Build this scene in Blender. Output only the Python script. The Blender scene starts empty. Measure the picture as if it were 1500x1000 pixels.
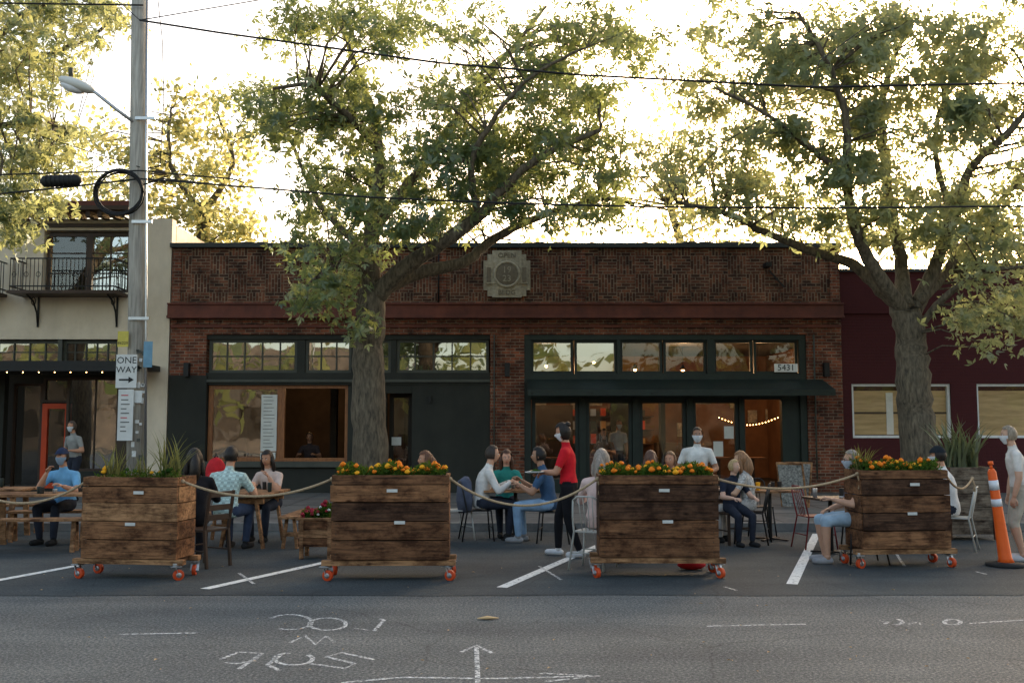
import bpy, math, random
import numpy as np
from mathutils import Vector, Matrix
random.seed(7); rng=np.random.default_rng(7)
R=random.uniform
sc=bpy.context.scene
# ---------------- survey: camera 1.7 m above the road, facade 24 m away -------------
H=1.7; F=1458.0; TH=math.atan(125/F); CT,ST=math.cos(TH),math.sin(TH)
def W(px,py,D):
    u=px-750; v=500-py; q=F*CT-v*ST
    return Vector((u*D/q, D, H+D*(F*ST+v*CT)/q))
def G(px,py,z=0.0):
    v=500-py; q=F*CT-v*ST; r=(F*ST+v*CT)/q
    p=W(px,py,(z-H)/r); p.z=z; return p
def fx(p): return (p-750)/60.6
def fz(p): return 1.7+(625-p)/60.6
Y0=24.0
# ---------------- materials ----------------
def nt(name):
    m=bpy.data.materials.new(name); m.use_nodes=True
    t=m.node_tree; b=t.nodes['Principled BSDF']; return m,t,b
def N(t,ty,**k):
    n=t.nodes.new(ty)
    for a,v in k.items():
        if a in n.inputs: n.inputs[a].default_value=v
        else: setattr(n,a,v)
    return n
def c4(c): return (c[0],c[1],c[2],1)
def ramp(t,fac,stops):
    r=t.nodes.new('ShaderNodeValToRGB'); e=r.color_ramp.elements
    while len(e)<len(stops): e.new(0.5)
    for i,(p,c) in enumerate(stops): e[i].position=p; e[i].color=c4(c)
    t.links.new(fac,r.inputs[0]); return r.outputs[0]
def mapped(t,stretch,local=False):
    if local: src=t.nodes.new('ShaderNodeTexCoord').outputs['Object']
    else: src=t.nodes.new('ShaderNodeNewGeometry').outputs['Position']
    mp=t.nodes.new('ShaderNodeMapping'); mp.inputs['Scale'].default_value=stretch
    t.links.new(src,mp.inputs['Vector']); return mp.outputs[0]
def mixc(t,fac,a,b,mode='MIX'):
    m=t.nodes.new('ShaderNodeMix'); m.data_type='RGBA'; m.blend_type=mode
    for s,v in ((m.inputs[0],fac),(m.inputs[6],a),(m.inputs[7],b)):
        if hasattr(v,'links') or hasattr(v,'node'): t.links.new(v,s)
        else: s.default_value=v if isinstance(v,(int,float)) else c4(v)
    return m.outputs[2]
def bump(t,b,h,strength,dist=0.01):
    n=t.nodes.new('ShaderNodeBump'); n.inputs['Strength'].default_value=strength; n.inputs['Distance'].default_value=dist
    t.links.new(h,n.inputs['Height']); t.links.new(n.outputs[0],b.inputs['Normal'])
def pm(name,c1,c2=None,scale=6,rough=.8,bp=0.0,bscale=40,metal=0,stretch=(1,1,1),spec=.3,local=False,dirt=0.0):
    m,t,b=nt(name); c2=c2 or tuple(x*.7 for x in c1)
    v=mapped(t,stretch,local)
    n=N(t,'ShaderNodeTexNoise',Scale=scale,Detail=4.0,Roughness=.6); t.links.new(v,n.inputs['Vector'])
    col=ramp(t,n.outputs[0],[(.3,c2),(.7,c1)])
    if dirt:
        n3=N(t,'ShaderNodeTexNoise',Scale=1.3,Detail=7.0,Roughness=.7)
        vv=mapped(t,(1,1,.35)); t.links.new(vv,n3.inputs['Vector'])
        f=ramp(t,n3.outputs[0],[(.35,(1,1,1)),(.7,(1-dirt,)*3)])
        col=mixc(t,1.0,col,f,'MULTIPLY')
    t.links.new(col,b.inputs['Base Color'])
    b.inputs['Roughness'].default_value=rough; b.inputs['Metallic'].default_value=metal
    b.inputs['Specular IOR Level'].default_value=spec
    if bp:
        n2=N(t,'ShaderNodeTexNoise',Scale=bscale,Detail=3.0); t.links.new(v,n2.inputs['Vector'])
        bump(t,b,n2.outputs[0],bp)
    return m
def wood(name,c1,c2,ax=(1.0,10,16)):
    m,t,b=nt(name); v=mapped(t,ax)
    n=N(t,'ShaderNodeTexNoise',Scale=2.2,Detail=8.0,Roughness=.68,Distortion=.6); t.links.new(v,n.inputs['Vector'])
    col=ramp(t,n.outputs[0],[(.32,c2),(.5,c1),(.7,tuple(min(1,x*1.5) for x in c1))])
    v2=mapped(t,(1,1,1.6)); n2=N(t,'ShaderNodeTexNoise',Scale=3.6,Detail=6.0,Roughness=.7); t.links.new(v2,n2.inputs['Vector'])
    f=ramp(t,n2.outputs[0],[(.38,(.3,.26,.25)),(.58,(1,1,1))])
    col=mixc(t,1.0,col,f,'MULTIPLY')
    vo=N(t,'ShaderNodeTexVoronoi',Scale=3.3); v3=mapped(t,(.8,1,1.8)); t.links.new(v3,vo.inputs['Vector'])
    k=ramp(t,vo.outputs['Distance'],[(.04,(.2,.16,.13)),(.13,(1,1,1))])
    col=mixc(t,1.0,col,k,'MULTIPLY')
    t.links.new(col,b.inputs['Base Color']); b.inputs['Roughness'].default_value=.75; b.inputs['Specular IOR Level'].default_value=.15
    bump(t,b,n.outputs[0],.7,.012); return m
def brick(name,c1,c2,mort,basket=False,paint=None):
    m,t,b=nt(name)
    g=t.nodes.new('ShaderNodeNewGeometry'); s=t.nodes.new('ShaderNodeSeparateXYZ'); t.links.new(g.outputs['Position'],s.inputs[0])
    a=N(t,'ShaderNodeMath',operation='ADD'); t.links.new(s.outputs[0],a.inputs[0]); t.links.new(s.outputs[1],a.inputs[1])
    def br(vert):
        c=t.nodes.new('ShaderNodeCombineXYZ')
        t.links.new(a.outputs[0],c.inputs[1 if vert else 0]); t.links.new(s.outputs[2],c.inputs[0 if vert else 1])
        k=N(t,'ShaderNodeTexBrick',Scale=1.0); k.inputs['Brick Width'].default_value=.225; k.inputs['Row Height'].default_value=.075
        k.inputs['Mortar Size'].default_value=.009; k.inputs['Mortar Smooth'].default_value=.2; k.inputs['Bias'].default_value=-.1
        k.inputs['Color1'].default_value=c4(c1); k.inputs['Color2'].default_value=c4(c2); k.inputs['Mortar'].default_value=c4(mort)
        t.links.new(c.outputs[0],k.inputs['Vector']); return k
    k1=br(False); col=k1.outputs['Color']; fac=k1.outputs['Fac']
    if basket:
        k2=br(True); c=t.nodes.new('ShaderNodeCombineXYZ'); t.links.new(a.outputs[0],c.inputs[0]); t.links.new(s.outputs[2],c.inputs[1]); c.inputs[2].default_value=.3
        ch=N(t,'ShaderNodeTexChecker',Scale=1/.45); t.links.new(c.outputs[0],ch.inputs['Vector'])
        col=mixc(t,ch.outputs['Fac'],col,k2.outputs['Color'])
        mm=t.nodes.new('ShaderNodeMix'); t.links.new(ch.outputs['Fac'],mm.inputs[0]); t.links.new(k1.outputs['Fac'],mm.inputs[2]); t.links.new(k2.outputs['Fac'],mm.inputs[3]); fac=mm.outputs[0]
    n=N(t,'ShaderNodeTexNoise',Scale=2.2,Detail=8.0,Roughness=.78); t.links.new(g.outputs['Position'],n.inputs['Vector'])
    f=ramp(t,n.outputs[0],[(.34,(.3,.29,.29)),(.68,(1.7,1.55,1.4))])
    col=mixc(t,1.0,col,f,'MULTIPLY')
    if paint: col=mixc(t,.93,col,paint)
    t.links.new(col,b.inputs['Base Color']); b.inputs['Roughness'].default_value=.85; b.inputs['Specular IOR Level'].default_value=.2
    inv=N(t,'ShaderNodeMath',operation='SUBTRACT'); inv.inputs[0].default_value=1; t.links.new(fac,inv.inputs[1])
    bump(t,b,inv.outputs[0],.6,.01); return m
def emis(name,c,s):
    m,t,b=nt(name); b.inputs['Emission Color'].default_value=c4(c); b.inputs['Emission Strength'].default_value=s; b.inputs['Base Color'].default_value=c4(c); return m
def glass(name,refl=.28,tint=.75):
    m=bpy.data.materials.new(name); m.use_nodes=True; t=m.node_tree; t.nodes.clear()
    o=t.nodes.new('ShaderNodeOutputMaterial'); mx=t.nodes.new('ShaderNodeMixShader')
    tr=N(t,'ShaderNodeBsdfTransparent'); tr.inputs[0].default_value=(tint,tint,tint*.97,1)
    gl=N(t,'ShaderNodeBsdfGlossy'); gl.inputs['Roughness'].default_value=.015; gl.inputs['Color'].default_value=(.9,.95,1,1)
    v=mapped(t,(1,1,1)); n=N(t,'ShaderNodeTexNoise',Scale=1.6,Detail=1.0); t.links.new(v,n.inputs['Vector'])
    bn=t.nodes.new('ShaderNodeBump'); bn.inputs['Strength'].default_value=.08; bn.inputs['Distance'].default_value=.05
    t.links.new(n.outputs[0],bn.inputs['Height']); t.links.new(bn.outputs[0],gl.inputs['Normal'])
    mx.inputs[0].default_value=refl
    t.links.new(tr.outputs[0],mx.inputs[1]); t.links.new(gl.outputs[0],mx.inputs[2]); t.links.new(mx.outputs[0],o.inputs[0]); return m
def leafm(name,dark,light,trans,tfac=.45,gloss=True):
    m=bpy.data.materials.new(name); m.use_nodes=True; t=m.node_tree; t.nodes.clear()
    o=t.nodes.new('ShaderNodeOutputMaterial'); mx=t.nodes.new('ShaderNodeMixShader'); mx.inputs[0].default_value=tfac
    g=t.nodes.new('ShaderNodeNewGeometry'); n=N(t,'ShaderNodeTexNoise',Scale=.8,Detail=1.0); t.links.new(g.outputs['Position'],n.inputs['Vector'])
    a=N(t,'ShaderNodeMath',operation='ADD'); t.links.new(n.outputs[0],a.inputs[0]); t.links.new(g.outputs['Random Per Island'],a.inputs[1])
    h=N(t,'ShaderNodeMath',operation='MULTIPLY'); h.inputs[1].default_value=.5; t.links.new(a.outputs[0],h.inputs[0])
    col=ramp(t,h.outputs[0],[(.25,dark),(.75,light)])
    p=N(t,'ShaderNodeBsdfDiffuse'); t.links.new(col,p.inputs[0]); out=p.outputs[0]
    if gloss:
        gl=N(t,'ShaderNodeBsdfGlossy'); gl.inputs['Roughness'].default_value=.45; gl.inputs['Color'].default_value=(.85,.88,.85,1); m2=t.nodes.new('ShaderNodeMixShader'); m2.inputs[0].default_value=.09
        t.links.new(p.outputs[0],m2.inputs[1]); t.links.new(gl.outputs[0],m2.inputs[2]); out=m2.outputs[0]
    tl=t.nodes.new('ShaderNodeBsdfTranslucent'); tl.inputs[0].default_value=c4(trans)
    t.links.new(out,mx.inputs[1]); t.links.new(tl.outputs[0],mx.inputs[2]); t.links.new(mx.outputs[0],o.inputs[0]); return m
def wornpaint(name,c,lo,hi,scale=30):
    m=bpy.data.materials.new(name); m.use_nodes=True; t=m.node_tree; b=t.nodes['Principled BSDF']; b.inputs['Base Color'].default_value=c4(c); b.inputs['Roughness'].default_value=.8
    v=mapped(t,(1,1,1)); n=N(t,'ShaderNodeTexNoise',Scale=scale,Detail=6.0,Roughness=.75); t.links.new(v,n.inputs['Vector'])
    r=ramp(t,n.outputs[0],[(lo,(0,0,0)),(hi,(1,1,1))]); t.links.new(r,b.inputs['Alpha']); return m
def asphalt(name,c1,c2,sp,big):
    m,t,b=nt(name); v=mapped(t,(1,1,1))
    n=N(t,'ShaderNodeTexNoise',Scale=42.0,Detail=5.0,Roughness=.85); t.links.new(v,n.inputs['Vector'])
    col=ramp(t,n.outputs[0],[(.36,c2),(.5,c1),(.64,sp)])
    n2=N(t,'ShaderNodeTexNoise',Scale=big,Detail=7.0,Roughness=.65); t.links.new(v,n2.inputs['Vector'])
    f=ramp(t,n2.outputs[0],[(.3,(.66,.67,.69)),(.7,(1.22,1.2,1.17))]); col=mixc(t,1.0,col,f,'MULTIPLY')
    v3=mapped(t,(.12,1.6,1)); n3=N(t,'ShaderNodeTexNoise',Scale=1.2,Detail=4.0); t.links.new(v3,n3.inputs['Vector'])
    f=ramp(t,n3.outputs[0],[(.35,(.84,.85,.87)),(.65,(1.12,1.12,1.12))]); col=mixc(t,1.0,col,f,'MULTIPLY')
    vo=N(t,'ShaderNodeTexVoronoi',Scale=.55,feature='DISTANCE_TO_EDGE')
    nd=N(t,'ShaderNodeTexNoise',Scale=2.0,Detail=5.0); t.links.new(v,nd.inputs['Vector'])
    vm=mixc(t,.25,v,nd.outputs['Color'],'ADD'); t.links.new(vm,vo.inputs['Vector'])
    k=ramp(t,vo.outputs['Distance'],[(.0,(.45,.45,.45)),(.006,(1,1,1))]); col=mixc(t,.65,col,mixc(t,1.0,col,k,'MULTIPLY'))
    t.links.new(col,b.inputs['Base Color']); b.inputs['Roughness'].default_value=.8; b.inputs['Specular IOR Level'].default_value=.3
    bump(t,b,n.outputs[0],.8,.018); return m

M={}
M['brick']=brick('brick',(.19,.062,.034),(.055,.024,.018),(.17,.135,.105))
M['basket']=brick('brick_basketweave',(.15,.06,.035),(.032,.019,.015),(.19,.15,.11),True)
M['maroon']=brick('maroon_painted_brick',(.1,.02,.02),(.07,.015,.015),(.04,.01,.01),False,(.06,.014,.015))
M['band']=pm('terracotta_band',(.18,.052,.032),(.1,.033,.024),3,.7,.2,30,dirt=.4)
M['cream']=pm('cream_stucco',(.72,.62,.48),(.64,.54,.41),2,.9,.3,35,dirt=.2)
M['coping']=pm('coping_metal',(.035,.04,.038),rough=.5)
M['green']=pm('dark_green_paint',(.014,.024,.018),(.01,.015,.012),4,.5)
M['grey']=pm('charcoal_green_paint',(.03,.031,.024),(.022,.023,.019),1.5,.75,.1,20,dirt=.3)
M['greyl']=pm('grey_trim',(.07,.072,.058),(.05,.052,.042),4,.6)
M['oakframe']=pm('oak_window_frame',(.32,.13,.045),(.19,.07,.027),8,.5,stretch=(3,3,.6))
M['black']=pm('black_iron',(.012,.012,.012),rough=.5)
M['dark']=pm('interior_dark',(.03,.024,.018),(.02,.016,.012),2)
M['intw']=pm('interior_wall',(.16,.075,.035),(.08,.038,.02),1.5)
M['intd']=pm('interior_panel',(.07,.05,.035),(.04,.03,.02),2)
M['glass']=glass('window_glass',.07,.88); M['glassr']=glass('reflective_glass',.33,.6)
M['stone']=pm('carved_stone',(.5,.44,.32),(.32,.27,.19),14,.9,.5,60,dirt=.4)
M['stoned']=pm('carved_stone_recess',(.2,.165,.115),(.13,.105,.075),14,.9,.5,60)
M['white']=pm('white_paint',(.75,.75,.72),(.62,.62,.6),8,.6)
M['paper']=pm('paper',(.62,.62,.58),(.52,.52,.48),5,.9)
M['ply']=pm('plywood',(.62,.43,.22),(.4,.27,.13),3,.8,stretch=(.6,1,5))
M['orange']=pm('orange_door_paint',(.6,.065,.012),(.5,.05,.01),3,.45)
M['bark']=pm('tree_bark',(.17,.135,.09),(.04,.033,.024),7,.95,1.0,18,stretch=(3,3,.7))
M['pole']=pm('weathered_pole_wood',(.46,.43,.37),(.24,.22,.19),6,.9,.5,30,stretch=(5,5,.35))
M['w1']=wood('planter_wood_a',(.25,.12,.055),(.065,.03,.014)); M['w2']=wood('planter_wood_b',(.18,.085,.04),(.045,.022,.012))
M['w3']=wood('planter_wood_c',(.37,.2,.095),(.12,.06,.028)); M['w4']=wood('planter_wood_dark',(.09,.045,.025),(.026,.014,.009))
M['wg']=wood('grey_weathered_wood',(.2,.155,.11),(.09,.065,.045))
M['tw']=wood('table_wood',(.34,.18,.085),(.16,.08,.038),(3,3,8)); M['tdark']=pm('dark_stained_wood',(.06,.033,.02),(.035,.02,.013),8,.5,stretch=(1,1,.3))
M['steel']=pm('galvanised_steel',(.45,.46,.47),(.35,.36,.37),20,.35,metal=.9); M['wheel']=pm('orange_caster_wheel',(.6,.07,.015),(.5,.055,.012),20,.45)
M['soil']=pm('soil',(.03,.02,.015)); M['rope']=pm('manila_rope',(.5,.38,.24),(.3,.21,.12),60,.95,.8,120)
M['mg1']=pm('marigold_orange',(.85,.24,.008),(.7,.15,.005),60,.8); M['mg2']=pm('marigold_yellow',(.85,.42,.015),(.75,.3,.01),60,.8); M['mg3']=pm('red_petunia',(.35,.015,.03),(.18,.01,.02),60,.8)
M['cord']=pm('cable_rubber',(.012,.012,.012),rough=.6)
M['conc']=pm('sidewalk_concrete',(.16,.155,.14),(.1,.095,.088),2.5,.9,.3,50,dirt=.35); M['kerb']=pm('kerb_concrete',(.24,.23,.21),(.15,.145,.135),5,.9,.4,40,dirt=.4)
M['joint']=pm('sidewalk_joint',(.05,.05,.048)); M['earth']=pm('bare_ground',(.08,.075,.06),(.05,.045,.035),.5)
M['road']=asphalt('road_asphalt',(.108,.118,.116),(.036,.041,.042),(.32,.325,.3),.5)
M['lot']=asphalt('parking_asphalt',(.048,.06,.063),(.027,.035,.039),(.09,.102,.103),.7)
M['linep']=wornpaint('worn_line_paint',(.7,.71,.67),.34,.46,22); M['chalk']=wornpaint('utility_spray_paint',(.65,.66,.63),.41,.58,34)
M['leafA']=leafm('leaf_main',(.014,.05,.034),(.075,.13,.055),(.42,.47,.14),.38)
M['leafB']=leafm('leaf_right',(.028,.068,.042),(.12,.155,.08),(.52,.55,.22),.42)
M['leafC']=leafm('leaf_back',(.07,.1,.04),(.16,.17,.07),(.6,.58,.24),.5,False)
M['blade']=leafm('grass_blade',(.07,.09,.035),(.22,.22,.09),(.3,.3,.08),.3,False)
M['bladeg']=leafm('phormium_blade',(.06,.08,.045),(.18,.2,.1),(.2,.23,.08),.25)
M['herb']=leafm('marigold_leaf',(.02,.055,.012),(.06,.11,.02),(.12,.2,.02),.3,False)
M['cone']=pm('safety_orange_plastic',(.85,.13,.015),(.72,.1,.012),6,.5); M['rubber']=pm('black_rubber',(.02,.02,.02)); M['refl']=pm('reflective_band',(.75,.76,.78),rough=.4)
M['red']=pm('red_fabric',(.55,.015,.02),(.38,.01,.015),12,.8,.3); M['wmetal']=pm('white_metal',(.5,.5,.45),(.4,.4,.36),10,.4); M['rmetal']=pm('dark_red_metal',(.2,.02,.02),(.12,.015,.015),10,.4)
M['blue']=pm('blue_notice',(.17,.32,.42)); M['yellow']=pm('yellow_notice',(.6,.5,.1)); M['bulb']=emis('warm_bulb',(1,.5,.16),22); M['pic']=pm('framed_print',(.4,.36,.28),(.1,.1,.1),9)
M['chb']=pm('chalkboard_menu',(.42,.4,.36),(.06,.06,.055),26)
M['bfar']=pm('far_facade',(.12,.1,.085),(.05,.045,.04),1.0)
# ---------------- mesh builder ----------------
class MB:
    def __init__(s): s.v=[];s.f=[];s.mi=[];s.sm=[];s.mats=[]
    def m(s,mat):
        if isinstance(mat,str): mat=M[mat]
        if mat not in s.mats: s.mats.append(mat)
        return s.mats.index(mat)
    def add(s,vs,fs,mat,smooth=False,T=None):
        o=len(s.v); s.v+=[tuple(T@Vector(v)) if T is not None else tuple(v) for v in vs]; i=s.m(mat)
        for f in fs: s.f.append([a+o for a in f]); s.mi.append(i); s.sm.append(smooth)
    def box(s,x0,x1,y0,y1,z0,z1,mat,T=None):
        if x0>x1:x0,x1=x1,x0
        if z0>z1:z0,z1=z1,z0
        if y0>y1:y0,y1=y1,y0
        s.add([(x0,y0,z0),(x1,y0,z0),(x1,y1,z0),(x0,y1,z0),(x0,y0,z1),(x1,y0,z1),(x1,y1,z1),(x0,y1,z1)],
              [(0,3,2,1),(4,5,6,7),(0,1,5,4),(1,2,6,5),(2,3,7,6),(3,0,4,7)],mat,False,T)
    def bar(s,a,b,w,h,mat,T=None):
        a=Vector(a);b=Vector(b);d=(b-a).normalized(); up=Vector((0,0,1)) if abs(d.z)<.9 else Vector((0,1,0))
        x=d.cross(up).normalized()*w/2; y=x.normalized().cross(d)*h/2
        vs=[a-x-y,a+x-y,a+x+y,a-x+y,b-x-y,b+x-y,b+x+y,b-x+y]
        s.add(vs,[(0,1,2,3),(7,6,5,4),(0,4,5,1),(1,5,6,2),(2,6,7,3),(3,7,4,0)],mat,False,T)
    def tube(s,pts,rad,mat,n=8,T=None,flat=1.0):
        P=[Vector(p) for p in pts]
        if isinstance(rad,(int,float)): rad=[rad]*len(P)
        vs=[];fs=[];x=None
        for i,p in enumerate(P):
            d=(P[min(i+1,len(P)-1)]-P[max(i-1,0)]).normalized()
            if x is None:
                up=Vector((0,0,1)) if abs(d.z)<.9 else Vector((1,0,0)); x=d.cross(up).normalized()
            else:
                x=(x-d*x.dot(d)); x=x.normalized() if x.length>1e-6 else d.orthogonal().normalized()
            y=d.cross(x)
            for k in range(n):
                a=2*math.pi*k/n; vs.append(p+(x*math.cos(a)+y*math.sin(a)*flat)*rad[i])
        for i in range(len(P)-1):
            for k in range(n): fs.append((i*n+k,i*n+(k+1)%n,(i+1)*n+(k+1)%n,(i+1)*n+k))
        fs.append(tuple(range(n-1,-1,-1))); fs.append(tuple((len(P)-1)*n+k for k in range(n)))
        s.add(vs,fs,mat,True,T)
    def ell(s,c,r,mat,n=12,m=8,T=None,jit=0):
        c=Vector(c); r=(r,r,r) if isinstance(r,(int,float)) else r; vs=[];fs=[]
        for j in range(m+1):
            la=-math.pi/2+math.pi*j/m
            for k in range(n):
                a=2*math.pi*k/n; q=1+R(-jit,jit)
                vs.append(c+Vector((r[0]*math.cos(la)*math.cos(a)*q,r[1]*math.cos(la)*math.sin(a)*q,r[2]*math.sin(la)*q)))
        for j in range(m):
            for k in range(n): fs.append((j*n+k,j*n+(k+1)%n,(j+1)*n+(k+1)%n,(j+1)*n+k))
        s.add(vs,fs,mat,True,T)
    def obj(s,name,parent=None,loc=(0,0,0),rz=0,bevel=0):
        me=bpy.data.meshes.new(name); me.from_pydata(s.v,[],s.f)
        for m in s.mats: me.materials.append(m)
        me.polygons.foreach_set('material_index',s.mi); me.polygons.foreach_set('use_smooth',s.sm); me.update()
        o=bpy.data.objects.new(name,me); sc.collection.objects.link(o); o.location=loc; o.rotation_euler=(0,0,rz)
        if parent: o.parent=parent
        if bevel:
            b=o.modifiers.new('bevel','BEVEL'); b.width=bevel; b.segments=2; b.limit_method='ANGLE'
        return o
def empty(name,loc=(0,0,0)):
    o=bpy.data.objects.new(name,None); sc.collection.objects.link(o); o.location=loc; return o
def text(mb,s,size,T,mat,ext=.004,align='CENTER'):
    cu=bpy.data.curves.new('t','FONT'); cu.body=s; cu.size=size; cu.extrude=ext; cu.align_x=align; cu.align_y='CENTER'; cu.resolution_u=2
    o=bpy.data.objects.new('t',cu); sc.collection.objects.link(o); dg=bpy.context.evaluated_depsgraph_get()
    me=bpy.data.meshes.new_from_object(o.evaluated_get(dg))
    mb.add([v.co.copy() for v in me.vertices],[tuple(p.vertices) for p in me.polygons],mat,False,T)
    bpy.data.objects.remove(o); bpy.data.meshes.remove(me)
RX=Matrix.Rotation(math.pi/2,4,'X')
# ---------------- ground ----------------
mb=MB(); mb.add([(-200,-200,-.01),(200,-200,-.01),(200,200,-.01),(-200,200,-.01)],[(0,1,2,3)],'earth'); mb.obj('ground')
mb=MB(); mb.add([(-120,-12,0),(120,-12,0),(120,16.5,0),(-120,16.5,0)],[(0,1,2,3)],'road'); mb.obj('road')
mb=MB(); vs=[];fs=[];n=400
for i in range(n+1):
    x=-60+120*i/n; vs+=[(x,10.25+.03*math.sin(x*1.7)+R(-.02,.02),.004),(x,16.5,.004)]
for i in range(n): fs.append((2*i,2*i+2,2*i+3,2*i+1))
mb.add(vs,fs,'lot'); mb.obj('parking_lane')
mb=MB(); mb.box(-60,60,16.68,24.3,-.02,.13,'conc'); mb.box(-60,60,16.5,16.68,-.02,.132,'kerb')
for i in range(-22,23): mb.box(i*1.5-.006,i*1.5+.006,16.69,24,.12,.1335,'joint')
for y in (18.4,20.2,22): mb.box(-60,60,y-.006,y+.006,.12,.1332,'joint')
mb.obj('sidewalk',bevel=0)
mb=MB(); mb.box(-60,60,-17,-12,-.02,.13,'conc'); mb.obj('sidewalk')
def ribbon(mb,pts,w,z,mat):
    P=[Vector((p[0],p[1],z)) for p in pts]; vs=[];fs=[]
    for i,p in enumerate(P):
        d=(P[min(i+1,len(P)-1)]-P[max(i-1,0)]).normalized(); q=Vector((-d.y,d.x,0))*w/2; vs+=[p-q,p+q]
    for i in range(len(P)-1): fs.append((2*i,2*i+2,2*i+3,2*i+1))
    mb.add(vs,fs,mat)
mb=MB(); z=.009
for a,b in [((300,863),(485,822)),((735,861),(882,797)),((1160,856),(1196,782)),((-120,872),(112,829))]:
    ribbon(mb,[G(*a),G(*b)],.12,z,'linep')
for a,b in [((350,840),(372,856)),((790,830),(822,850)),((1305,800),(1325,830)),((600,805),(640,798))]: ribbon(mb,[G(*a),G(*b)],.035,z+.003,'chalk')
mb.obj('parking_line_marking')
mb=MB()
def el(cx,cy,rx,ry,a0,a1,k=18): return [(cx+rx*math.cos(math.radians(a0+(a1-a0)*i/k)),cy+ry*math.sin(math.radians(a0+(a1-a0)*i/k))) for i in range(k+1)]
S=[[(556,906),(563,908),(548,924),(520,920)],el(480,914,27,9,0,360),el(425,911,32,11,-150,120),
 [(425,941),(447,931),(462,944),(478,931),(490,941),(478,932)],[(322,966),(350,955),(384,957),(372,968),(345,972),(330,970)],
 [(384,957),(350,980)],el(430,965,28,9,-40,260),[(410,960),(392,974),(410,982)],[(548,966),(500,956),(478,962),(520,972),(505,979),(455,972)],
 [(700,1003),(698,946)],[(676,955),(698,945),(722,957)],[(500,1000),(590,992),(720,994),(878,990)],[(790,986),(878,990),(800,998)],
 [(1288,909),(1300,911),(1296,914)],el(1312,911,10,4,-90,120),[(1330,914),(1345,911),(1350,915)],el(1395,911,12,4,0,360),[(1420,913),(1500,908)],[(1035,917),(1180,914)],[(175,929),(290,927)],
 [(1430,838),(1445,842)],[(1060,860),(1080,866)]]
for s_ in S: ribbon(mb,[G(*p) for p in s_],.036,.0045 if s_[0][1]>868 else .012,'chalk')
mb.obj('utility_markings')
mb=MB(); p=G(714,907); mb.tube([(p.x-.09,p.y,.012),(p.x,p.y,.02),(p.x+.1,p.y+.02,.012)],[.01,.045,.008],'ply',6,flat=.3)
for i in range(90):
    q=G(R(60,1480),R(785,990)); a=R(0,6.3); s_=R(.008,.024)
    mb.add([(q.x-s_*math.cos(a),q.y-s_*math.sin(a),.014),(q.x+s_*.4*math.sin(a),q.y-s_*.4*math.cos(a),.02),(q.x+s_*math.cos(a),q.y+s_*math.sin(a),.014),(q.x-s_*.4*math.sin(a),q.y+s_*.4*math.cos(a),.022)],[(0,1,2,3)],'ply')
mb.obj('fallen_leaves')
# ---------------- facade helpers ----------------
def win(mb,gl,p0,p1,q0,q1,nx,nz,fm,fw=.06,mw=.025,y=Y0+.18,gm='glass',dep=.1):
    x0,x1,z0,z1=fx(p0),fx(p1),fz(q1),fz(q0)
    mb.box(x0,x1,y-dep/2,y+dep/2,z0,z0+fw,fm); mb.box(x0,x1,y-dep/2,y+dep/2,z1-fw,z1,fm)
    mb.box(x0,x0+fw,y-dep/2,y+dep/2,z0+fw,z1-fw,fm); mb.box(x1-fw,x1,y-dep/2,y+dep/2,z0+fw,z1-fw,fm)
    for i in range(1,nx):
        x=x0+(x1-x0)*i/nx; mb.box(x-mw/2,x+mw/2,y-.03,y+.03,z0+fw,z1-fw,fm)
    for i in range(1,nz):
        z=z0+(z1-z0)*i/nz; mb.box(x0+fw,x1-fw,y-.026,y+.026,z-mw/2,z+mw/2,fm)
    gl.add([(x0+fw,y+.005,z0+fw),(x1-fw,y+.005,z0+fw),(x1-fw,y+.005,z1-fw),(x0+fw,y+.005,z1-fw)],[(0,1,2,3)],gm)
def fb(mb,p0,p1,q0,q1,y0,y1,mat): mb.box(fx(p0),fx(p1),y0,y1,fz(q1),fz(q0),mat)
# ----- brick building -----
B=empty('brick_commercial_building')
w=MB()
fb(w,249,1233,362,445,Y0,Y0+.35,'basket'); fb(w,249,1233,445,490,Y0,Y0+.35,'brick')
fb(w,249,302,490,550,Y0,Y0+.4,'brick'); fb(w,249,304,550,722,Y0-.015,Y0+.4,'grey')
fb(w,718,768,490,722,Y0,Y0+.4,'brick'); fb(w,1181,1233,490,722,Y0,Y0+.4,'brick')
w.box(fx(249),fx(250),Y0+.4,Y0+14,0,fz(365),'brick'); w.box(fx(1232),fx(1233),Y0+.4,Y0+14,0,fz(365),'brick'); w.box(fx(249),fx(1233),Y0+14,Y0+14.3,0,fz(365),'brick')
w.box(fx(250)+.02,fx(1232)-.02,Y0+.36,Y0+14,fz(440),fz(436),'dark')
for i in range(62): p=252+i*15.9; fb(w,p,p+6,470,475,Y0-.03,Y0,'brick')
for p in (249.5,640,845,1218): fb(w,p,p+13,366,444,Y0-.04,Y0,'brick')
fb(w,249,1233,441,444.5,Y0-.05,Y0,'brick')
w.obj('walls',B)
w=MB(); fb(w,246,1236,355,361.8,Y0-.1,Y0+.42,'coping'); fb(w,246,1235,447,463,Y0-.14,Y0,'band'); fb(w,246,1235,463,467,Y0-.2,Y0,'band'); fb(w,246,1235,444.6,447,Y0-.18,Y0,'band')
fb(w,249,1233,476,480,Y0-.05,Y0,'band'); w.obj('cornice_band',B,bevel=.008)
w=MB()
for i in range(60):
    x=R(fx(260),fx(1220)); w.ell((x,Y0+R(-.02,.2),fz(355)+.01),(R(.06,.25),.12,R(.01,.045)),'bark',7,4,jit=.3)
w.obj('roof_moss',B)
w=MB(); w.tube([(fx(642),Y0-.06,fz(362)),(fx(642),Y0-.06,fz(444))],.02,'black',6)
for p in (724,1192): w.tube([(fx(p),Y0-.03,fz(490)),(fx(p),Y0-.03,fz(700))],.018,'greyl',6)
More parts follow.
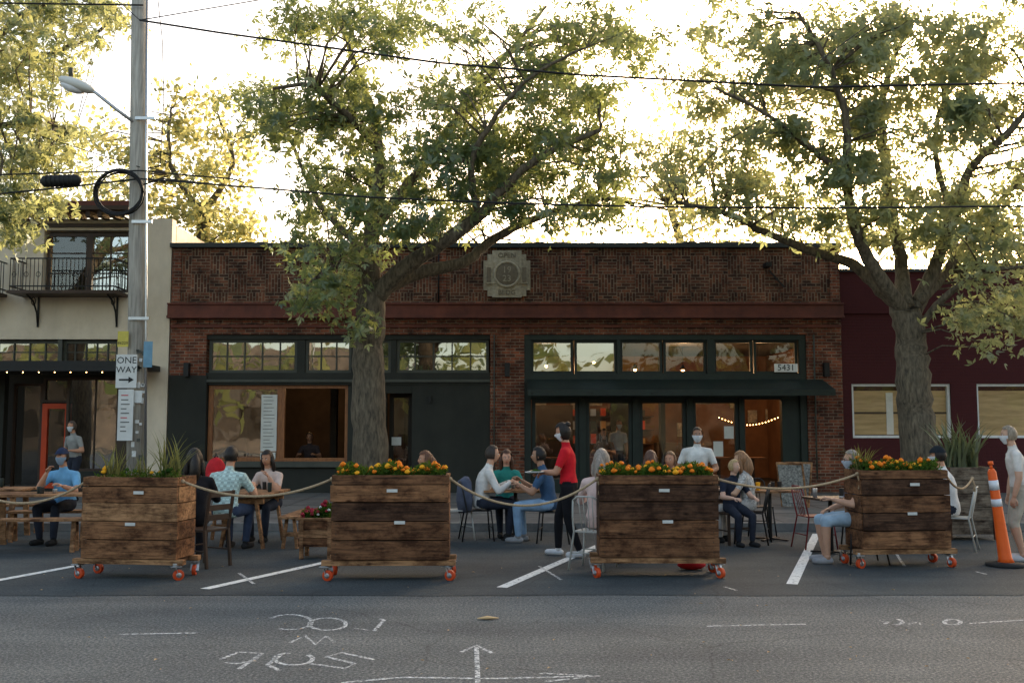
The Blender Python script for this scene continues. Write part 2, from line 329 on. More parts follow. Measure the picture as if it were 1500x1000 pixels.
for p in (743,1208,276): w.box(fx(p)-.06,fx(p)+.06,Y0-.16,Y0,fz(552),fz(532),'black')
w.box(fx(1120),fx(1128),Y0-.35,Y0,fz(392),fz(386),'black'); w.bar((fx(1128),Y0-.05,fz(395)),(fx(1150),Y0-.05,fz(420)),.03,.03,'black')
w.obj('wall_fixtures',B)
w=MB(); g=MB()
fb(w,302,718,490,497,Y0+.05,Y0+.35,'grey'); fb(w,302,718,546,564,Y0+.03,Y0+.36,'grey'); fb(w,304,718,556,560,Y0-.03,Y0+.03,'greyl')
for a,b,n in [(304,434,5),(446,514,3),(520,572,2),(580,716,5)]: win(w,g,a,b,497,546,n,2,'greyl' ,.07,.03,gm='glassr')
for a,b in [(434,446),(514,520),(572,580)]: fb(w,a,b,497,546,Y0+.08,Y0+.3,'grey')
win(w,g,305,412,564,675,1,1,'oakframe',.1,gm='glassr')
win(w,MB(),412,510,564,675,1,1,'oakframe',.08,gm='glass')
fb(w,304,516,675,683,Y0-.1,Y0+.3,'greyl'); fb(w,304,516,683,722,Y0+.02,Y0+.3,'grey')
fb(w,510,566,564,722,Y0+.06,Y0+.34,'grey'); fb(w,604,718,564,722,Y0+.04,Y0+.34,'grey'); fb(w,566,604,564,576,Y0+.06,Y0+.3,'grey')
win(w,g,568,602,576,716,1,1,'dark',.1,y=Y0+.5,gm='glass')
fb(w,768,1181,490,498,Y0+.03,Y0+.35,'green'); fb(w,768,778,498,722,Y0+.03,Y0+.35,'green'); fb(w,1171,1181,498,722,Y0+.03,Y0+.35,'green'); fb(w,778,1171,547,556,Y0+.03,Y0+.36,'green')
for a,b in [(778,840),(842,904),(909,971),(973,1036),(1047,1104),(1106,1170)]: win(w,g,a,b,498,547,1,1,'green',.06,gm='glassr' if a<900 else 'glass')
for a,b in [(904,909),(1036,1047)]: fb(w,a,b,498,547,Y0+.02,Y0+.3,'green')
for a,b in [(779,848),(858,926),(936,1005),(1014,1082)]: win(w,g,a,b,585,716,1,1,'green',.09)
for a,b in [(848,858),(926,936),(1005,1014),(1082,1090)]: fb(w,a,b,583,722,Y0+.04,Y0+.32,'green')
fb(w,778,1171,556,585,Y0+.1,Y0+.3,'green'); fb(w,1145,1171,585,722,Y0+.1,Y0+.3,'green')
fb(w,779,1090,700,722,Y0+.02,Y0+.3,'green')
w.obj('storefront_frames',B,bevel=.004); g.obj('window_glass',B)
w=MB(); ya,yb=Y0-1.0,Y0-.02; x0,x1=fx(772),fx(1203); zt=fz(556); zb=zt-.28
w.add([(x0,yb,zt),(x1,yb,zt),(x1,ya,zb),(x0,ya,zb),(x0,yb,zt-.05),(x1,yb,zt-.05),(x1,ya,zb-.14),(x0,ya,zb-.14)],[(3,2,1,0),(4,5,6,7),(3,7,6,2),(0,4,7,3),(1,2,6,5)],'green')
for i in range(6): 
    x=x0+.1+(x1-x0-.2)*i/5; w.bar((x,yb,zt-.1),(x,ya,zb-.1),.04,.05,'black')
w.obj('awning',B)
w=MB()
fb(w,383,406,578,660,Y0+.1,Y0+.115,'paper'); fb(w,383,405,662,672,Y0+.1,Y0+.112,'paper'); fb(w,1060,1074,624,642,Y0+.1,Y0+.11,'paper'); fb(w,1044,1058,646,668,Y0+.1,Y0+.11,'paper')
fb(w,572,586,640,652,Y0+.42,Y0+.43,'paper'); fb(w,1134,1168,533,545,Y0+.0,Y0+.02,'white'); fb(w,628,632,580,590,Y0-.02,Y0+.03,'black')
text(w,'5431',.21,Matrix.Translation((fx(1151),Y0-.004,fz(539)))@RX,'black')
for i in range(15): fb(w,385.5+R(0,2),396+R(0,7),581+i*5.2,581.7+i*5.2,Y0+.094,Y0+.0995,'greyl')
w.obj('notices',B)
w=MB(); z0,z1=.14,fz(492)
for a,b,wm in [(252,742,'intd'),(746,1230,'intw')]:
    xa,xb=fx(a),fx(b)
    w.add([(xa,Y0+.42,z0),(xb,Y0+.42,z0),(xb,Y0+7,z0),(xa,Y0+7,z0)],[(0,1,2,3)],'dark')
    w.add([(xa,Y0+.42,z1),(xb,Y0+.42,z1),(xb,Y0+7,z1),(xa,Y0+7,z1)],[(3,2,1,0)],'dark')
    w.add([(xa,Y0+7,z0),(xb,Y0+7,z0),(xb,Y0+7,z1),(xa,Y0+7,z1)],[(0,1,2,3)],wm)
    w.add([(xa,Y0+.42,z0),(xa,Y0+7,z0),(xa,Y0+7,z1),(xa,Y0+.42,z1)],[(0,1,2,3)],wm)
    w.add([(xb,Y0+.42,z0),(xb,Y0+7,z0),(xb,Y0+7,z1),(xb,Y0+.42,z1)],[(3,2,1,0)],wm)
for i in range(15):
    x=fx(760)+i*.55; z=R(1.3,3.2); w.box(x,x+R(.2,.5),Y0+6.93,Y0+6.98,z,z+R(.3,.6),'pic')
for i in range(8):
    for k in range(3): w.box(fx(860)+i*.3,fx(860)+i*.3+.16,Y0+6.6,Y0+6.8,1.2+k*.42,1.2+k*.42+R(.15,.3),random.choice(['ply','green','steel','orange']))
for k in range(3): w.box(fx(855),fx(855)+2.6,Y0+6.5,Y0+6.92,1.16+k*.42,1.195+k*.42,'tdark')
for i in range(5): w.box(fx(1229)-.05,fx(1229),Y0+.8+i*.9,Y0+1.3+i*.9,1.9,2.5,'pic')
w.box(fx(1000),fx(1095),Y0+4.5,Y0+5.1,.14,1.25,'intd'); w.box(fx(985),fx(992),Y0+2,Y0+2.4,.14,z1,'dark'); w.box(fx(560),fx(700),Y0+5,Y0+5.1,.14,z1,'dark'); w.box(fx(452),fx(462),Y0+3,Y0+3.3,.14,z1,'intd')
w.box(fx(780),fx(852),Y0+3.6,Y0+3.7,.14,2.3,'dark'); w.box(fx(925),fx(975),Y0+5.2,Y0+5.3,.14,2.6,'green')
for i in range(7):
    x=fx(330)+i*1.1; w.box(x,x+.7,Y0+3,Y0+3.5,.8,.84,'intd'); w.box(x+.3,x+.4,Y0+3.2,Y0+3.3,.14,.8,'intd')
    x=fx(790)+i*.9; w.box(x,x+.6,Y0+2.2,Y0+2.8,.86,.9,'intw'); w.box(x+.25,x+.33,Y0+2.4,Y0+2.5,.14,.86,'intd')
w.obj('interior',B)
def pendant(x,y,z,e,top=None):
    w=MB(); top=top or z1; w.tube([(0,0,top-z),(0,0,.1)],.008,'black',5); w.tube([(0,0,.16),(0,0,.1),(0,0,.02)],[.02,.05,.11],'black',10); w.ell((0,0,0),.045,'bulb',10,6)
    o=w.obj('pendant_lamp',None,(x,y,z))
    if e:
        l=bpy.data.lights.new('bulb_light','POINT'); l.energy=e; l.color=(1,.55,.25); l.shadow_soft_size=.08
        lo=bpy.data.objects.new('bulb_light',l); sc.collection.objects.link(lo); lo.location=(0,0,-.12); lo.parent=o
    return o
for px,D,z,e in [(800,27,3.35,110),(930,28,3.3,0),(1000,27.5,3.25,120),(1040,29,3.3,0),(1110,26.5,3.0,130),(870,26.3,3.4,0),(340,27,3.2,0),(480,28,3.1,70),(650,27,3.2,0)]:
    pendant((px-750)*D/1455,D,z,e)
w=MB()
for i in range(20):
    t=i/19; x=fx(1092)+t*(fx(1180)-fx(1092))*1.1; w.ell((x,Y0+3.2,1.95-.2*math.sin(t*math.pi)),.014,'bulb',6,4)
w.tube([(fx(1092)+t/12*(fx(1180)-fx(1092))*1.1,Y0+3.2,1.97-.2*math.sin(t/12*math.pi)) for t in range(13)],.006,'black',4); w.obj('string_lights')
w=MB()
for i,(a,b,c,d,y) in enumerate([(708,777,381,425,.05),(714,771,372,434,.075),(721,764,366.5,436,.1),(712,773,390,416,.12)]): fb(w,a,b,c,d,Y0-y,Y0+.0,'stone')
def ring(cx,cz,y,r0,r1,mat,n=32):
    w.tube([(cx+r0*math.cos(2*math.pi*k/n),y,cz+r0*math.sin(2*math.pi*k/n)) for k in range(n+1)],r1,mat,6)
cx,cz=fx(742.5),fz(402); ring(cx,cz,Y0-.125,.3,.035,'stone')
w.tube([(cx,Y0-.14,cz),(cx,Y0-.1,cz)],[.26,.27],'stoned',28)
for s_,z_,sz in [('19',.1,.22),('23',-.11,.22)]: text(w,s_,sz,Matrix.Translation((cx,Y0-.145,cz+z_))@RX,'stone',.012)
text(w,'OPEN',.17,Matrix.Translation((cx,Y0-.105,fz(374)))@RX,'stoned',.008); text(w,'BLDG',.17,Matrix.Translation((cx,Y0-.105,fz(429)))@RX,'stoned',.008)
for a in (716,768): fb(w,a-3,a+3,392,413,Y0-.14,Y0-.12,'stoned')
w.obj('date_stone_plaque',B,bevel=.01)
# ----- cream building -----
C=empty('cream_stucco_building'); w=MB(); g=MB()
L=-260
fb(w,L,58,335,428,Y0,Y0+.3,'cream'); fb(w,186,247,335,428,Y0,Y0+.3,'cream'); fb(w,L,247,318,335,Y0,Y0+.3,'cream'); fb(w,L,247,428,497,Y0,Y0+.3,'cream')
fb(w,212,247,497,722,Y0,Y0+.3,'cream'); fb(w,172,212,497,534,Y0+.02,Y0+.3,'cream'); w.box(fx(246),fx(247.5),Y0+.3,Y0+4,0,fz(325),'cream')
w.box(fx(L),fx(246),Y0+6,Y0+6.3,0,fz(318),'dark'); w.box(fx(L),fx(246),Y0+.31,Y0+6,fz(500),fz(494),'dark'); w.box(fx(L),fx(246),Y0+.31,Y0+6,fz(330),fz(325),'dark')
w.obj('walls',C)
w=MB(); fb(w,L,196,306,312,Y0-.6,Y0+.4,'tdark'); fb(w,L,194,297,306,Y0-.45,Y0+.6,'band')
for i in range(27): fb(w,L+i*17,L+i*17+6,312,321,Y0-.5,Y0,'tdark')
fb(w,L,190,326,331,Y0-.08,Y0,'tdark'); w.obj('eave',C)
w=MB(); win(w,g,60,122,338,428,1,3,'tdark',.08); win(w,g,122,184,338,428,2,3,'tdark',.08,gm='glassr')
for a,b,n in [(-100,85,8),(90,170,5)]: win(w,g,a,b,499,532,n,2,'greyl',.06,.025,gm='glassr')
fb(w,L,-100,497,534,Y0,Y0+.3,'cream'); fb(w,84,90,497,534,Y0+.02,Y0+.3,'greyl'); fb(w,L,212,534,548,Y0-.02,Y0+.3,'grey')
fb(w,-20,0,548,722,Y0+.3,Y0+.5,'grey'); win(w,g,0,44,560,718,1,1,'tdark',.06,y=Y0+.8); win(w,g,44,86,590,716,1,1,'orange',.13,y=Y0+.8,gm='glass'); win(w,g,44,86,552,588,1,1,'tdark',.06,y=Y0+.8)
win(w,g,88,172,552,690,2,1,'tdark',.06,y=Y0+.5,gm='glassr'); fb(w,88,212,690,722,Y0+.4,Y0+.6,'grey'); fb(w,172,212,548,722,Y0+.06,Y0+.6,'intd'); fb(w,L,-20,548,722,Y0+.1,Y0+.6,'intd')
w.obj('window_frames',C); g.obj('window_glass',C)
w=MB(); w.box(fx(L),fx(236),Y0-1.3,Y0-.03,fz(545),fz(537),'black'); w.box(fx(L),fx(237),Y0-1.34,Y0-1.3,fz(548),fz(534),'black')
for i in range(14): w.ell((fx(-60+i*22),Y0-1.25,fz(549)-.01),.012,'bulb',6,4)
w.obj('canopy',C)
def balcony(pa,pb):
    w=MB(); x0,x1=fx(pa),fx(pb); ya=Y0-.75; zb=fz(431); zt=fz(385)
    w.box(x0-.05,x1+.05,ya-.05,Y0,zb-.07,zb,'tdark')
    for z in (zt,zb+.1): w.bar((x0,ya,z),(x1,ya,z),.03,.03,'black'); w.bar((x0,ya,z),(x0,Y0,z),.03,.03,'black'); w.bar((x1,ya,z),(x1,Y0,z),.03,.03,'black')
    k=26
    for i in range(k+1):
        x=x0+(x1-x0)*i/k; w.bar((x,ya,zb),(x,ya,zt),.014,.014,'black')
        if i%3==1: w.tube([(x+.05*math.cos(a/8*6.28),ya,(zb+zt)/2+.06*math.sin(a/8*6.28)) for a in range(9)],.008,'black',4)
    for i in range(6):
        y=ya+(.75)*i/6
        for x in (x0,x1): w.bar((x,y,zb),(x,y,zt),.014,.014,'black')
    for x in (x0+.35,x1-.2):
        w.tube([(x,Y0-.02,zb-.75),(x,Y0-.1,zb-.45),(x,Y0-.3,zb-.2),(x,Y0-.62,zb-.08)],.022,'black',6); w.bar((x,Y0-.02,zb-.8),(x,Y0-.02,zb-.05),.04,.03,'black')
        w.tube([(x,Y0-.28+.1*math.cos(a/8*6.28),zb-.2+.1*math.sin(a/8*6.28)) for a in range(9)],.012,'black',5)
    w.obj('balcony',C)
balcony(33,182); balcony(-140,4)
# ----- maroon building -----
A=empty('maroon_brick_building'); w=MB(); g=MB(); E=1900
fb(w,1233.5,E,397,562,Y0+.05,Y0+.4,'maroon'); fb(w,1233.5,1247,562,722,Y0+.05,Y0+.4,'maroon'); fb(w,1392,1430,562,722,Y0+.05,Y0+.4,'maroon'); fb(w,1247,1392,641,722,Y0+.05,Y0+.4,'maroon'); fb(w,1430,1620,641,722,Y0+.05,Y0+.4,'maroon'); fb(w,1620,E,562,722,Y0+.05,Y0+.4,'maroon')
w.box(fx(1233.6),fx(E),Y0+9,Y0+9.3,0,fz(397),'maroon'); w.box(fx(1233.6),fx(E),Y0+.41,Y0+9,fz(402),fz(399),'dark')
fb(w,1430,E,388,397,Y0+.05,Y0+.4,'maroon'); w.obj('walls',A)
w=MB(); fb(w,1233.5,1430,393,397,Y0-.02,Y0+.45,'coping'); fb(w,1428,E,384,388,Y0-.02,Y0+.45,'band'); fb(w,1233.5,E,455,459,Y0-.0,Y0+.05,'maroon'); w.obj('coping',A)
w=MB(); win(w,g,1247,1392,562,641,2,1,'white',.06,.05,y=Y0+.16,gm='glass'); win(w,g,1430,1620,562,641,2,1,'white',.06,.05,y=Y0+.16)
w.box(fx(1249),fx(1390),Y0+.21,Y0+.24,fz(636),fz(572),'ply'); w.box(fx(1433),fx(1618),Y0+.21,Y0+.24,fz(639),fz(572),'ply')
fb(w,1250,1390,603,606,Y0+.195,Y0+.209,'intd')
fb(w,1300,1310,575,636,Y0+.19,Y0+.209,'white'); w.obj('windows',A); g.obj('window_glass',A)
# ----- across the street (seen in reflections) -----
w=MB(); w.box(-40,-8,-30,-17,0,7,'bfar'); w.box(-7.9,12,-30,-17.2,0,5.2,'greyl'); w.box(12.1,45,-30,-17,0,6,'bfar')
for i in range(20):
    x=-38+i*4
    if abs(x+8)>2 and abs(x-12)>2: w.box(x,x+2.4,-17.02,-16.93,1,3,'dark')
w.obj('row_of_shops')
# ---------------- leaves / trees ----------------
def fastmesh(name,V,nq,mat,parent=None):
    me=bpy.data.meshes.new(name); me.vertices.add(len(V)); me.vertices.foreach_set('co',V.astype(np.float32).ravel())
    me.loops.add(nq*4); me.loops.foreach_set('vertex_index',np.arange(nq*4,dtype=np.int32)); me.polygons.add(nq)
    me.polygons.foreach_set('loop_start',np.arange(0,nq*4,4,dtype=np.int32)); me.polygons.foreach_set('loop_total',np.full(nq,4,dtype=np.int32))
    me.materials.append(mat); me.update(calc_edges=True); me.validate()
    o=bpy.data.objects.new(name,me); sc.collection.objects.link(o)
    if parent: o.parent=parent
    return o
def leaves(name,P,size,mat,parent=None,droop=.3,wid=.19,lobes=3):
    n=len(P); a=rng.normal(size=(n,3)); a[:,2]-=droop; a/=np.linalg.norm(a,axis=1)[:,None]
    b=rng.normal(size=(n,3)); b-=a*(a*b).sum(1)[:,None]; b/=np.linalg.norm(b,axis=1)[:,None]; nn=np.cross(a,b)
    s=size*rng.uniform(.55,1.3,n)[:,None]; out=[]
    for ang,ll in ((0,1.0),(.95,.75),(-.95,.75))[:lobes]:
        d=a*math.cos(ang)+b*math.sin(ang); e=-a*math.sin(ang)+b*math.cos(ang); ww=wid if lobes==3 else wid*1.7
        out+= [P,P+d*s*ll*.5+e*s*ww*ll,P+d*s*ll+nn*s*.12,P+d*s*ll*.5-e*s*ww*ll]
    V=np.stack(out,1).reshape(-1,3); return fastmesh(name,V,n*lobes,mat,parent)
def tree(name,D,limbs,clumps,leafmat,size,dens,spread,seed=1,sub=1.0,lobes=3,sg=.2):
    root=empty(name); r_=random.Random(seed); w=MB(); nodes=[]
    for pts,r0,r1 in limbs:
        P=[W(p[0],p[1],D+(p[2] if len(p)>2 else 0)) for p in pts]; Q=[]; rr=[]
        m=len(P)-1
        for i in range(m):
            p0=P[max(i-1,0)];p1=P[i];p2=P[i+1];p3=P[min(i+2,m)]
            for k in range(6):
                t=k/6; q=.5*((2*p1)+(p2-p0)*t+(2*p0-5*p1+4*p2-p3)*t*t+(3*p1-p0-3*p2+p3)*t**3)
                Q.append(q+Vector((r_.gauss(0,.012),r_.gauss(0,.02),0)))
        Q.append(P[-1]); L_=len(Q)
        for i in range(L_):
            t=i/(L_-1); rr.append((r0*(1-t)+r1*t)*(1+r_.uniform(-.06,.06)))
        w.tube(Q,rr,'bark',12); nodes+=[(q,rr[i]) for i,q in enumerate(Q) if i>3]
    NP=np.array([tuple(q) for q,_ in nodes]); NR=[r for _,r in nodes]; pts=[]
    for c in clumps:
        px,py,rad=c[:3]; k=c[3] if len(c)>3 else 1
        ns=max(3,int(8*(rad/50)**2*sub))
        for j in range(ns):
            dy=r_.uniform(-spread,spread)*.75
            cc=W(px+r_.gauss(0,rad*.6),py+r_.gauss(0,rad*.52),D+dy)
            if cc.z<2.6: cc.z=2.6+r_.random()*.4
            i=int(np.argmin(((NP-np.array(cc))**2).sum(1)+ (NP[:,2]>cc.z+.3)*2)); s0=Vector(NP[i]); d=cc-s0
            if d.length<4:
                mid=s0+d*.5+Vector((r_.gauss(0,.1),r_.gauss(0,.1),.12*d.length)); q3=s0+d*.8+Vector((r_.gauss(0,.08),r_.gauss(0,.08),.06))
                rb=min(NR[i]*.5,.009+.010*d.length); w.tube([s0,mid,q3,cc],[rb,rb*.65,rb*.45,.005],'bark',5)
            nl=int(dens*k*r_.uniform(.4,1.6)); sq=sg*r_.uniform(.75,1.45)
            e=rng.normal(size=(nl,3))*np.array([sq,sq,sq*.6]); pts.append(np.array(cc)+e)
    w.obj('trunk_and_branches',root); P=np.concatenate(pts); P=P[P[:,2]>2.3]; leaves('foliage',P,size,M[leafmat],root,lobes=lobes); return root
limbs=[([(541,728),(542,640),(540,560),(541,490),(546,425)],.33,.26),
 ([(546,430),(542,390),(545,330),(556,270),(552,200,.4),(530,120,.8),(500,40,1)],.2,.04),
 ([(548,436),(590,395,-.3),(640,360,-.5),(700,318,-.6),(752,262,-.8),(800,225,-1),(880,190,-1.2)],.18,.035),
 ([(550,430),(610,400,.3),(680,384,.6),(720,352,.9),(790,318,1.2),(880,292,1.5),(930,300,1.6)],.15,.03),
 ([(546,335),(590,280,.5),(650,200,.9),(700,130,1.2),(760,60,1.5),(800,10,1.6)],.12,.03),
 ([(552,215),(520,180,-.4),(480,145,-.8),(455,125,-1),(400,130,-1.3)],.09,.025),
 ([(544,380),(505,340,.5),(470,300,.9),(440,240,1.3),(420,190,1.5)],.09,.025),
 ([(543,400),(515,390,-.5),(480,395,-1),(450,420,-1.3)],.07,.02),
 ([(700,318,-.6),(690,240,-1),(720,180,-1.3),(780,110,-1.6),(860,70,-1.8)],.07,.02)]
clA=[(440,30,38,.8),(500,20,42,.8),(570,50,42,.8),(640,110,48,.8),(700,150,50,.9),(760,60,42,.7),(840,50,48,.8),(900,40,36,.7),(800,130,58),(880,130,42),(920,90,28),
(400,140,38),(460,150,48),(520,130,45,.8),(420,210,30,.7),(480,230,46),(560,200,52),(450,285,34,.9),(520,300,48),(590,270,46),(480,360,36),(540,370,34),(455,420,26,.8),(440,440,16,.7),
(650,220,50),(720,230,55,1.2),(790,210,55,1.2),(850,190,40),(895,255,32),(850,300,35),(780,310,30),(680,290,40),(740,290,38),(635,325,22),(910,310,22),(375,140,24),(620,30,38,.6),(700,40,35,.6),(515,480,14,.5),(500,440,20,.6),(600,325,26),(960,60,20,.5)]
tree('street_tree',18.2,limbs,clA,'leafA',.165,60,2.2,3,1.3)
limbs=[([(1348,730),(1345,640),(1337,560),(1335,500),(1325,450)],.35,.26),
 ([(1328,458),(1290,425,.2),(1250,388,.3),(1190,368,.2),(1120,340,0),(1060,312,-.3),(990,296,-.6)],.14,.03),
 ([(1322,455),(1285,400,-.4),(1255,340,-.7),(1240,260,-.9),(1240,180,-1.1),(1210,90,-1.3),(1170,20,-1.5)],.14,.03),
 ([(1328,450),(1320,390,.4),(1305,300,.6),(1292,200,.9),(1300,110,1.1),(1340,20,1.3)],.15,.03),
 ([(1334,470),(1365,400,.2),(1395,320,0),(1420,250,-.3),(1480,190,-.6),(1560,100,-.8)],.15,.04),
 ([(1345,440),(1385,400,.6),(1420,345,.9),(1490,270,1.3),(1560,230,1.6)],.12,.03),
 ([(1345,480),(1390,430,-.5),(1440,400,-.9),(1500,390,-1.3)],.08,.02),
 ([(1240,260,-.9),(1180,210,-1.3),(1110,160,-1.6),(1050,130,-1.8)],.06,.02),
 ([(1395,320),(1370,220,.6),(1380,120,1.0),(1330,40,1.4)],.07,.02)]
clB=[(1000,130,35,.7),(960,240,30,.7),(1020,220,42,.9),(1060,140,50,.9),(1100,60,55,.9),(1090,220,50),(1150,120,60),(1180,210,50),(1210,40,60,.9),(1260,130,60),(1300,50,60),(1340,160,55),(1380,70,60),(1440,60,60),(1420,180,50),(1480,150,50,.6),(1240,270,50),(1170,290,42),(1080,290,38),(1010,280,32),(1320,270,45),(1390,290,40),(1460,300,50),(1290,345,35),(1200,335,30),(1120,320,22),(1440,400,42),(1490,430,38),(1420,455,24),(1480,360,40),(1380,350,35),(1370,220,45,.8),(1240,190,45,.8),(1550,250,60,.6),(1560,100,60,.6),(1550,400,50,.6),(1450,505,14,.5),(1640,250,80,.3),(1475,480,22,.7)]
tree('street_tree',18.4,limbs,clB,'leafB',.165,60,2.3,5,1.35)
limbs=[([(-230,760),(-225,600),(-215,450),(-205,330)],.36,.26),([(-205,340),(-150,240),(-80,140),(-10,60),(60,0)],.2,.04),([(-205,330),(-130,300,.5),(-50,280,.8),(40,250,1)],.12,.03),([(-150,240),(-60,200,-.6),(30,180,-.6),(110,190,-.6)],.1,.02),([(-80,140),(20,100,.8),(120,60,1.2),(180,20,1.4)],.09,.02)]
clL=[(20,40,60),(60,100,42),(10,150,60),(80,30,50),(40,220,52),(20,300,42),(60,285,32),(20,345,26),(90,190,26),(150,25,32,.7),(170,10,30,.7),(100,240,22,.7),(-60,100,80,.5),(-60,220,80,.5),(-60,320,60,.5),(-40,10,70,.5)]
tree('street_tree',19.3,limbs,clL,'leafB',.175,56,1.9,9,1.2)
limbs=[([(300,760),(300,500),(298,380),(300,300)],.3,.2),([(300,310),(340,240),(320,170)],.12,.03),([(300,320),(250,240),(250,160)],.12,.03)]
clD=[(250,180,40),(300,165,40),(335,220,38),(270,250,50),(345,305,36),(250,320,45),(300,345,36),(225,240,36),(310,280,42),(200,300,35),(150,200,45,.6),(150,270,45,.6)]
tree('background_tree',30,limbs,clD,'leafC',.2,60,2.4,11,1.5,1,.32)
limbs=[([(1000,760),(1000,500),(1000,380),(980,300)],.3,.1),([(1400,760),(1400,500),(1400,380),(1380,300)],.3,.1),([(650,760),(650,500),(650,380)],.3,.1)]
clE=[(960,330,45,.7),(1000,280,50,.7),(930,250,40,.5),(1070,330,45,.8),(1150,340,40,.8),(1230,330,50,.8),(1320,330,60,.8),(1400,340,60,.8),(1470,330,60,.8),(1540,320,70,.4),(820,335,35,.7),(690,345,25,.5),(590,345,30,.6),(450,350,25,.4),(1020,200,50,.4),(980,140,40,.35)]
tree('background_tree',34,limbs,clE,'leafC',.23,46,3,12,1.3,1,.4)
pts=[]
for i in range(14):
    x=-34+i*5.2; c=np.array([x+R(-1,1),-14,R(4.6,6.4)]); pts.append(c+rng.normal(size=(150,3))*np.array([1.3,.8,1.2]))
leaves('background_foliage',np.concatenate(pts),.8,M['leafC'],lobes=1)
# ---------------- pole, lamp, wires, signs ----------------
w=MB(); pb=W(201,720,17); pt=W(207,-250,17)
w.tube([(pb.x,17,.1),(pb.x+(pt.x-pb.x)*.5,17,pt.z*.5),(pt.x,17,pt.z)],[.165,.15,.13],'pole',16)
w.tube([W(213,700,16.86),W(214,480,16.86),W(214,240,16.88),W(216,-50,16.88)],.022,'steel',6)
for py in (470,330,180): w.box(pb.x-.17,pb.x+.18,16.8,16.83,W(0,py,17).z,W(0,py,17).z+.05,'steel')
for i in range(26):
    py=R(500,690); x=pb.x+R(-.13,.1); zz=W(0,py,17).z; w.box(x,x+R(.03,.07),16.825,16.832+i*.0004,zz,zz+R(.03,.1),random.choice(['paper','paper','greyl','stone']))
w.obj('utility_pole')
w=MB(); w.tube([W(200,182,16.9),W(170,160,16.8),W(140,136,16.7),W(125,130,16.7)],[.03,.03,.028,.025],'steel',8)
c=W(112,126,16.7); T=Matrix.Translation(c)@Matrix.Rotation(.35,4,'Y')
w.ell((0,0,.02),(.34,.16,.10),'paper',16,8,T); w.ell((-.05,0,-.05),(.22,.12,.09),'refl',14,6,T); w.tube([W(104,112,16.7),W(104,100,16.7)],.04,'greyl',8); w.obj('street_lamp')
def wire(pts,r,D=16.8,name='power_line'):
    w=MB(); P=[W(p[0],p[1],D+(p[2] if len(p)>2 else 0)) for p in pts]; w.tube(P,r,'cord',6); return w.obj(name)
wire([(-300,10),(0,5),(210,8)],.015); wire([(205,30),(320,48,-.4),(430,63,-.7),(640,92,-1.1),(850,110,-1.3),(1190,128,-1.5),(1700,118,-1.7)],.018)
wire([(-300,300,-.8),(0,284,-.5),(100,274,-.2),(205,262),(400,277,-.6),(540,289,-.9),(750,298,-1.2),(950,303,-1.4),(1200,305,-1.6),(1700,300,-1.9)],.015)
wire([(-300,262,-.6),(0,256,-.3),(205,250),(290,258,-.1),(340,262,-.1),(358,268,-.1),(350,274,-.1),(240,262,-.1),(205,272)],.013)
wire([(1335,-10,1),(1200,90,-.8),(1190,128,-1.5),(1060,210,-1.5),(1010,260,-1.3)],.008); wire([(160,-10),(205,30),(500,-20)],.01); wire([(-300,120,2),(60,200,2),(205,245,0)],.009)
wire([(225,-60),(238,60),(240,150),(235,240)],.008)
w=MB(); a=W(60,266,16.6); b=W(120,264,16.6); w.tube([a,a+(b-a)*.08,a+(b-a)*.9,b],[.04,.1,.1,.03],'cord',12)
for i in range(7): q=a+(b-a)*(.15+i*.11); w.tube([q,q+(b-a)*.03],.112,'cord',12)
w.obj('cable_splice_case')
w=MB(); c=W(175,282,16.75)
for k in range(8):
    r0=.40+R(-.035,.035); ox,oz=R(-.02,.02),R(-.02,.02); w.tube([(c.x+ox+r0*math.cos(i/30*6.2832),c.y+R(-.01,.01)+k*.012-.05,c.z+oz+r0*.93*math.sin(i/30*6.2832)) for i in range(31)],.012,'cord',5)
w.obj('cable_coil')
def sign(name,p0,p1,q0,q1,D,mat,fn=None):
    w=MB(); a=W(p0,q0,D); b=W(p1,q1,D); w.box(a.x,b.x,D-.006,D,b.z,a.z,mat); 
    if fn: fn(w,(a.x+b.x)/2,(a.z+b.z)/2,b.x-a.x,a.z-b.z,D-.008)
    return w.obj(name,bevel=.003)
def ow(w,x,z,sx,sz,y):
    text(w,'ONE',.16,Matrix.Translation((x,y,z+.18))@RX,'black',.001); text(w,'WAY',.15,Matrix.Translation((x,y,z+.02))@RX,'black',.001)
    w.box(x-.12,x+.05,y-.001,y,z-.16,z-.13,'black'); w.add([(x+.04,y-.001,z-.20),(x+.13,y-.001,z-.145),(x+.04,y-.001,z-.09)],[(0,1,2)],'black')
sign('one_way_sign',171,200,519,568,16.78,'paper',ow)
def pk(w,x,z,sx,sz,y):
    for i in range(9): w.box(x-.08,x+R(.0,.085),y-.001,y,z+.32-i*.075,z+.336-i*.075,'red' if i in (0,5) else 'greyl')
sign('parking_sign',174,194,570,645,16.76,'paper',pk); sign('yellow_notice',173,188,485,508,16.8,'yellow',lambda w,x,z,a,b,y:text(w,'86229',.07,Matrix.Translation((x,y,z-.07))@RX,'black',.001)); sign('blue_notice',211,223,500,538,16.8,'blue'); sign('paper_notice',196,208,572,590,16.8,'paper')
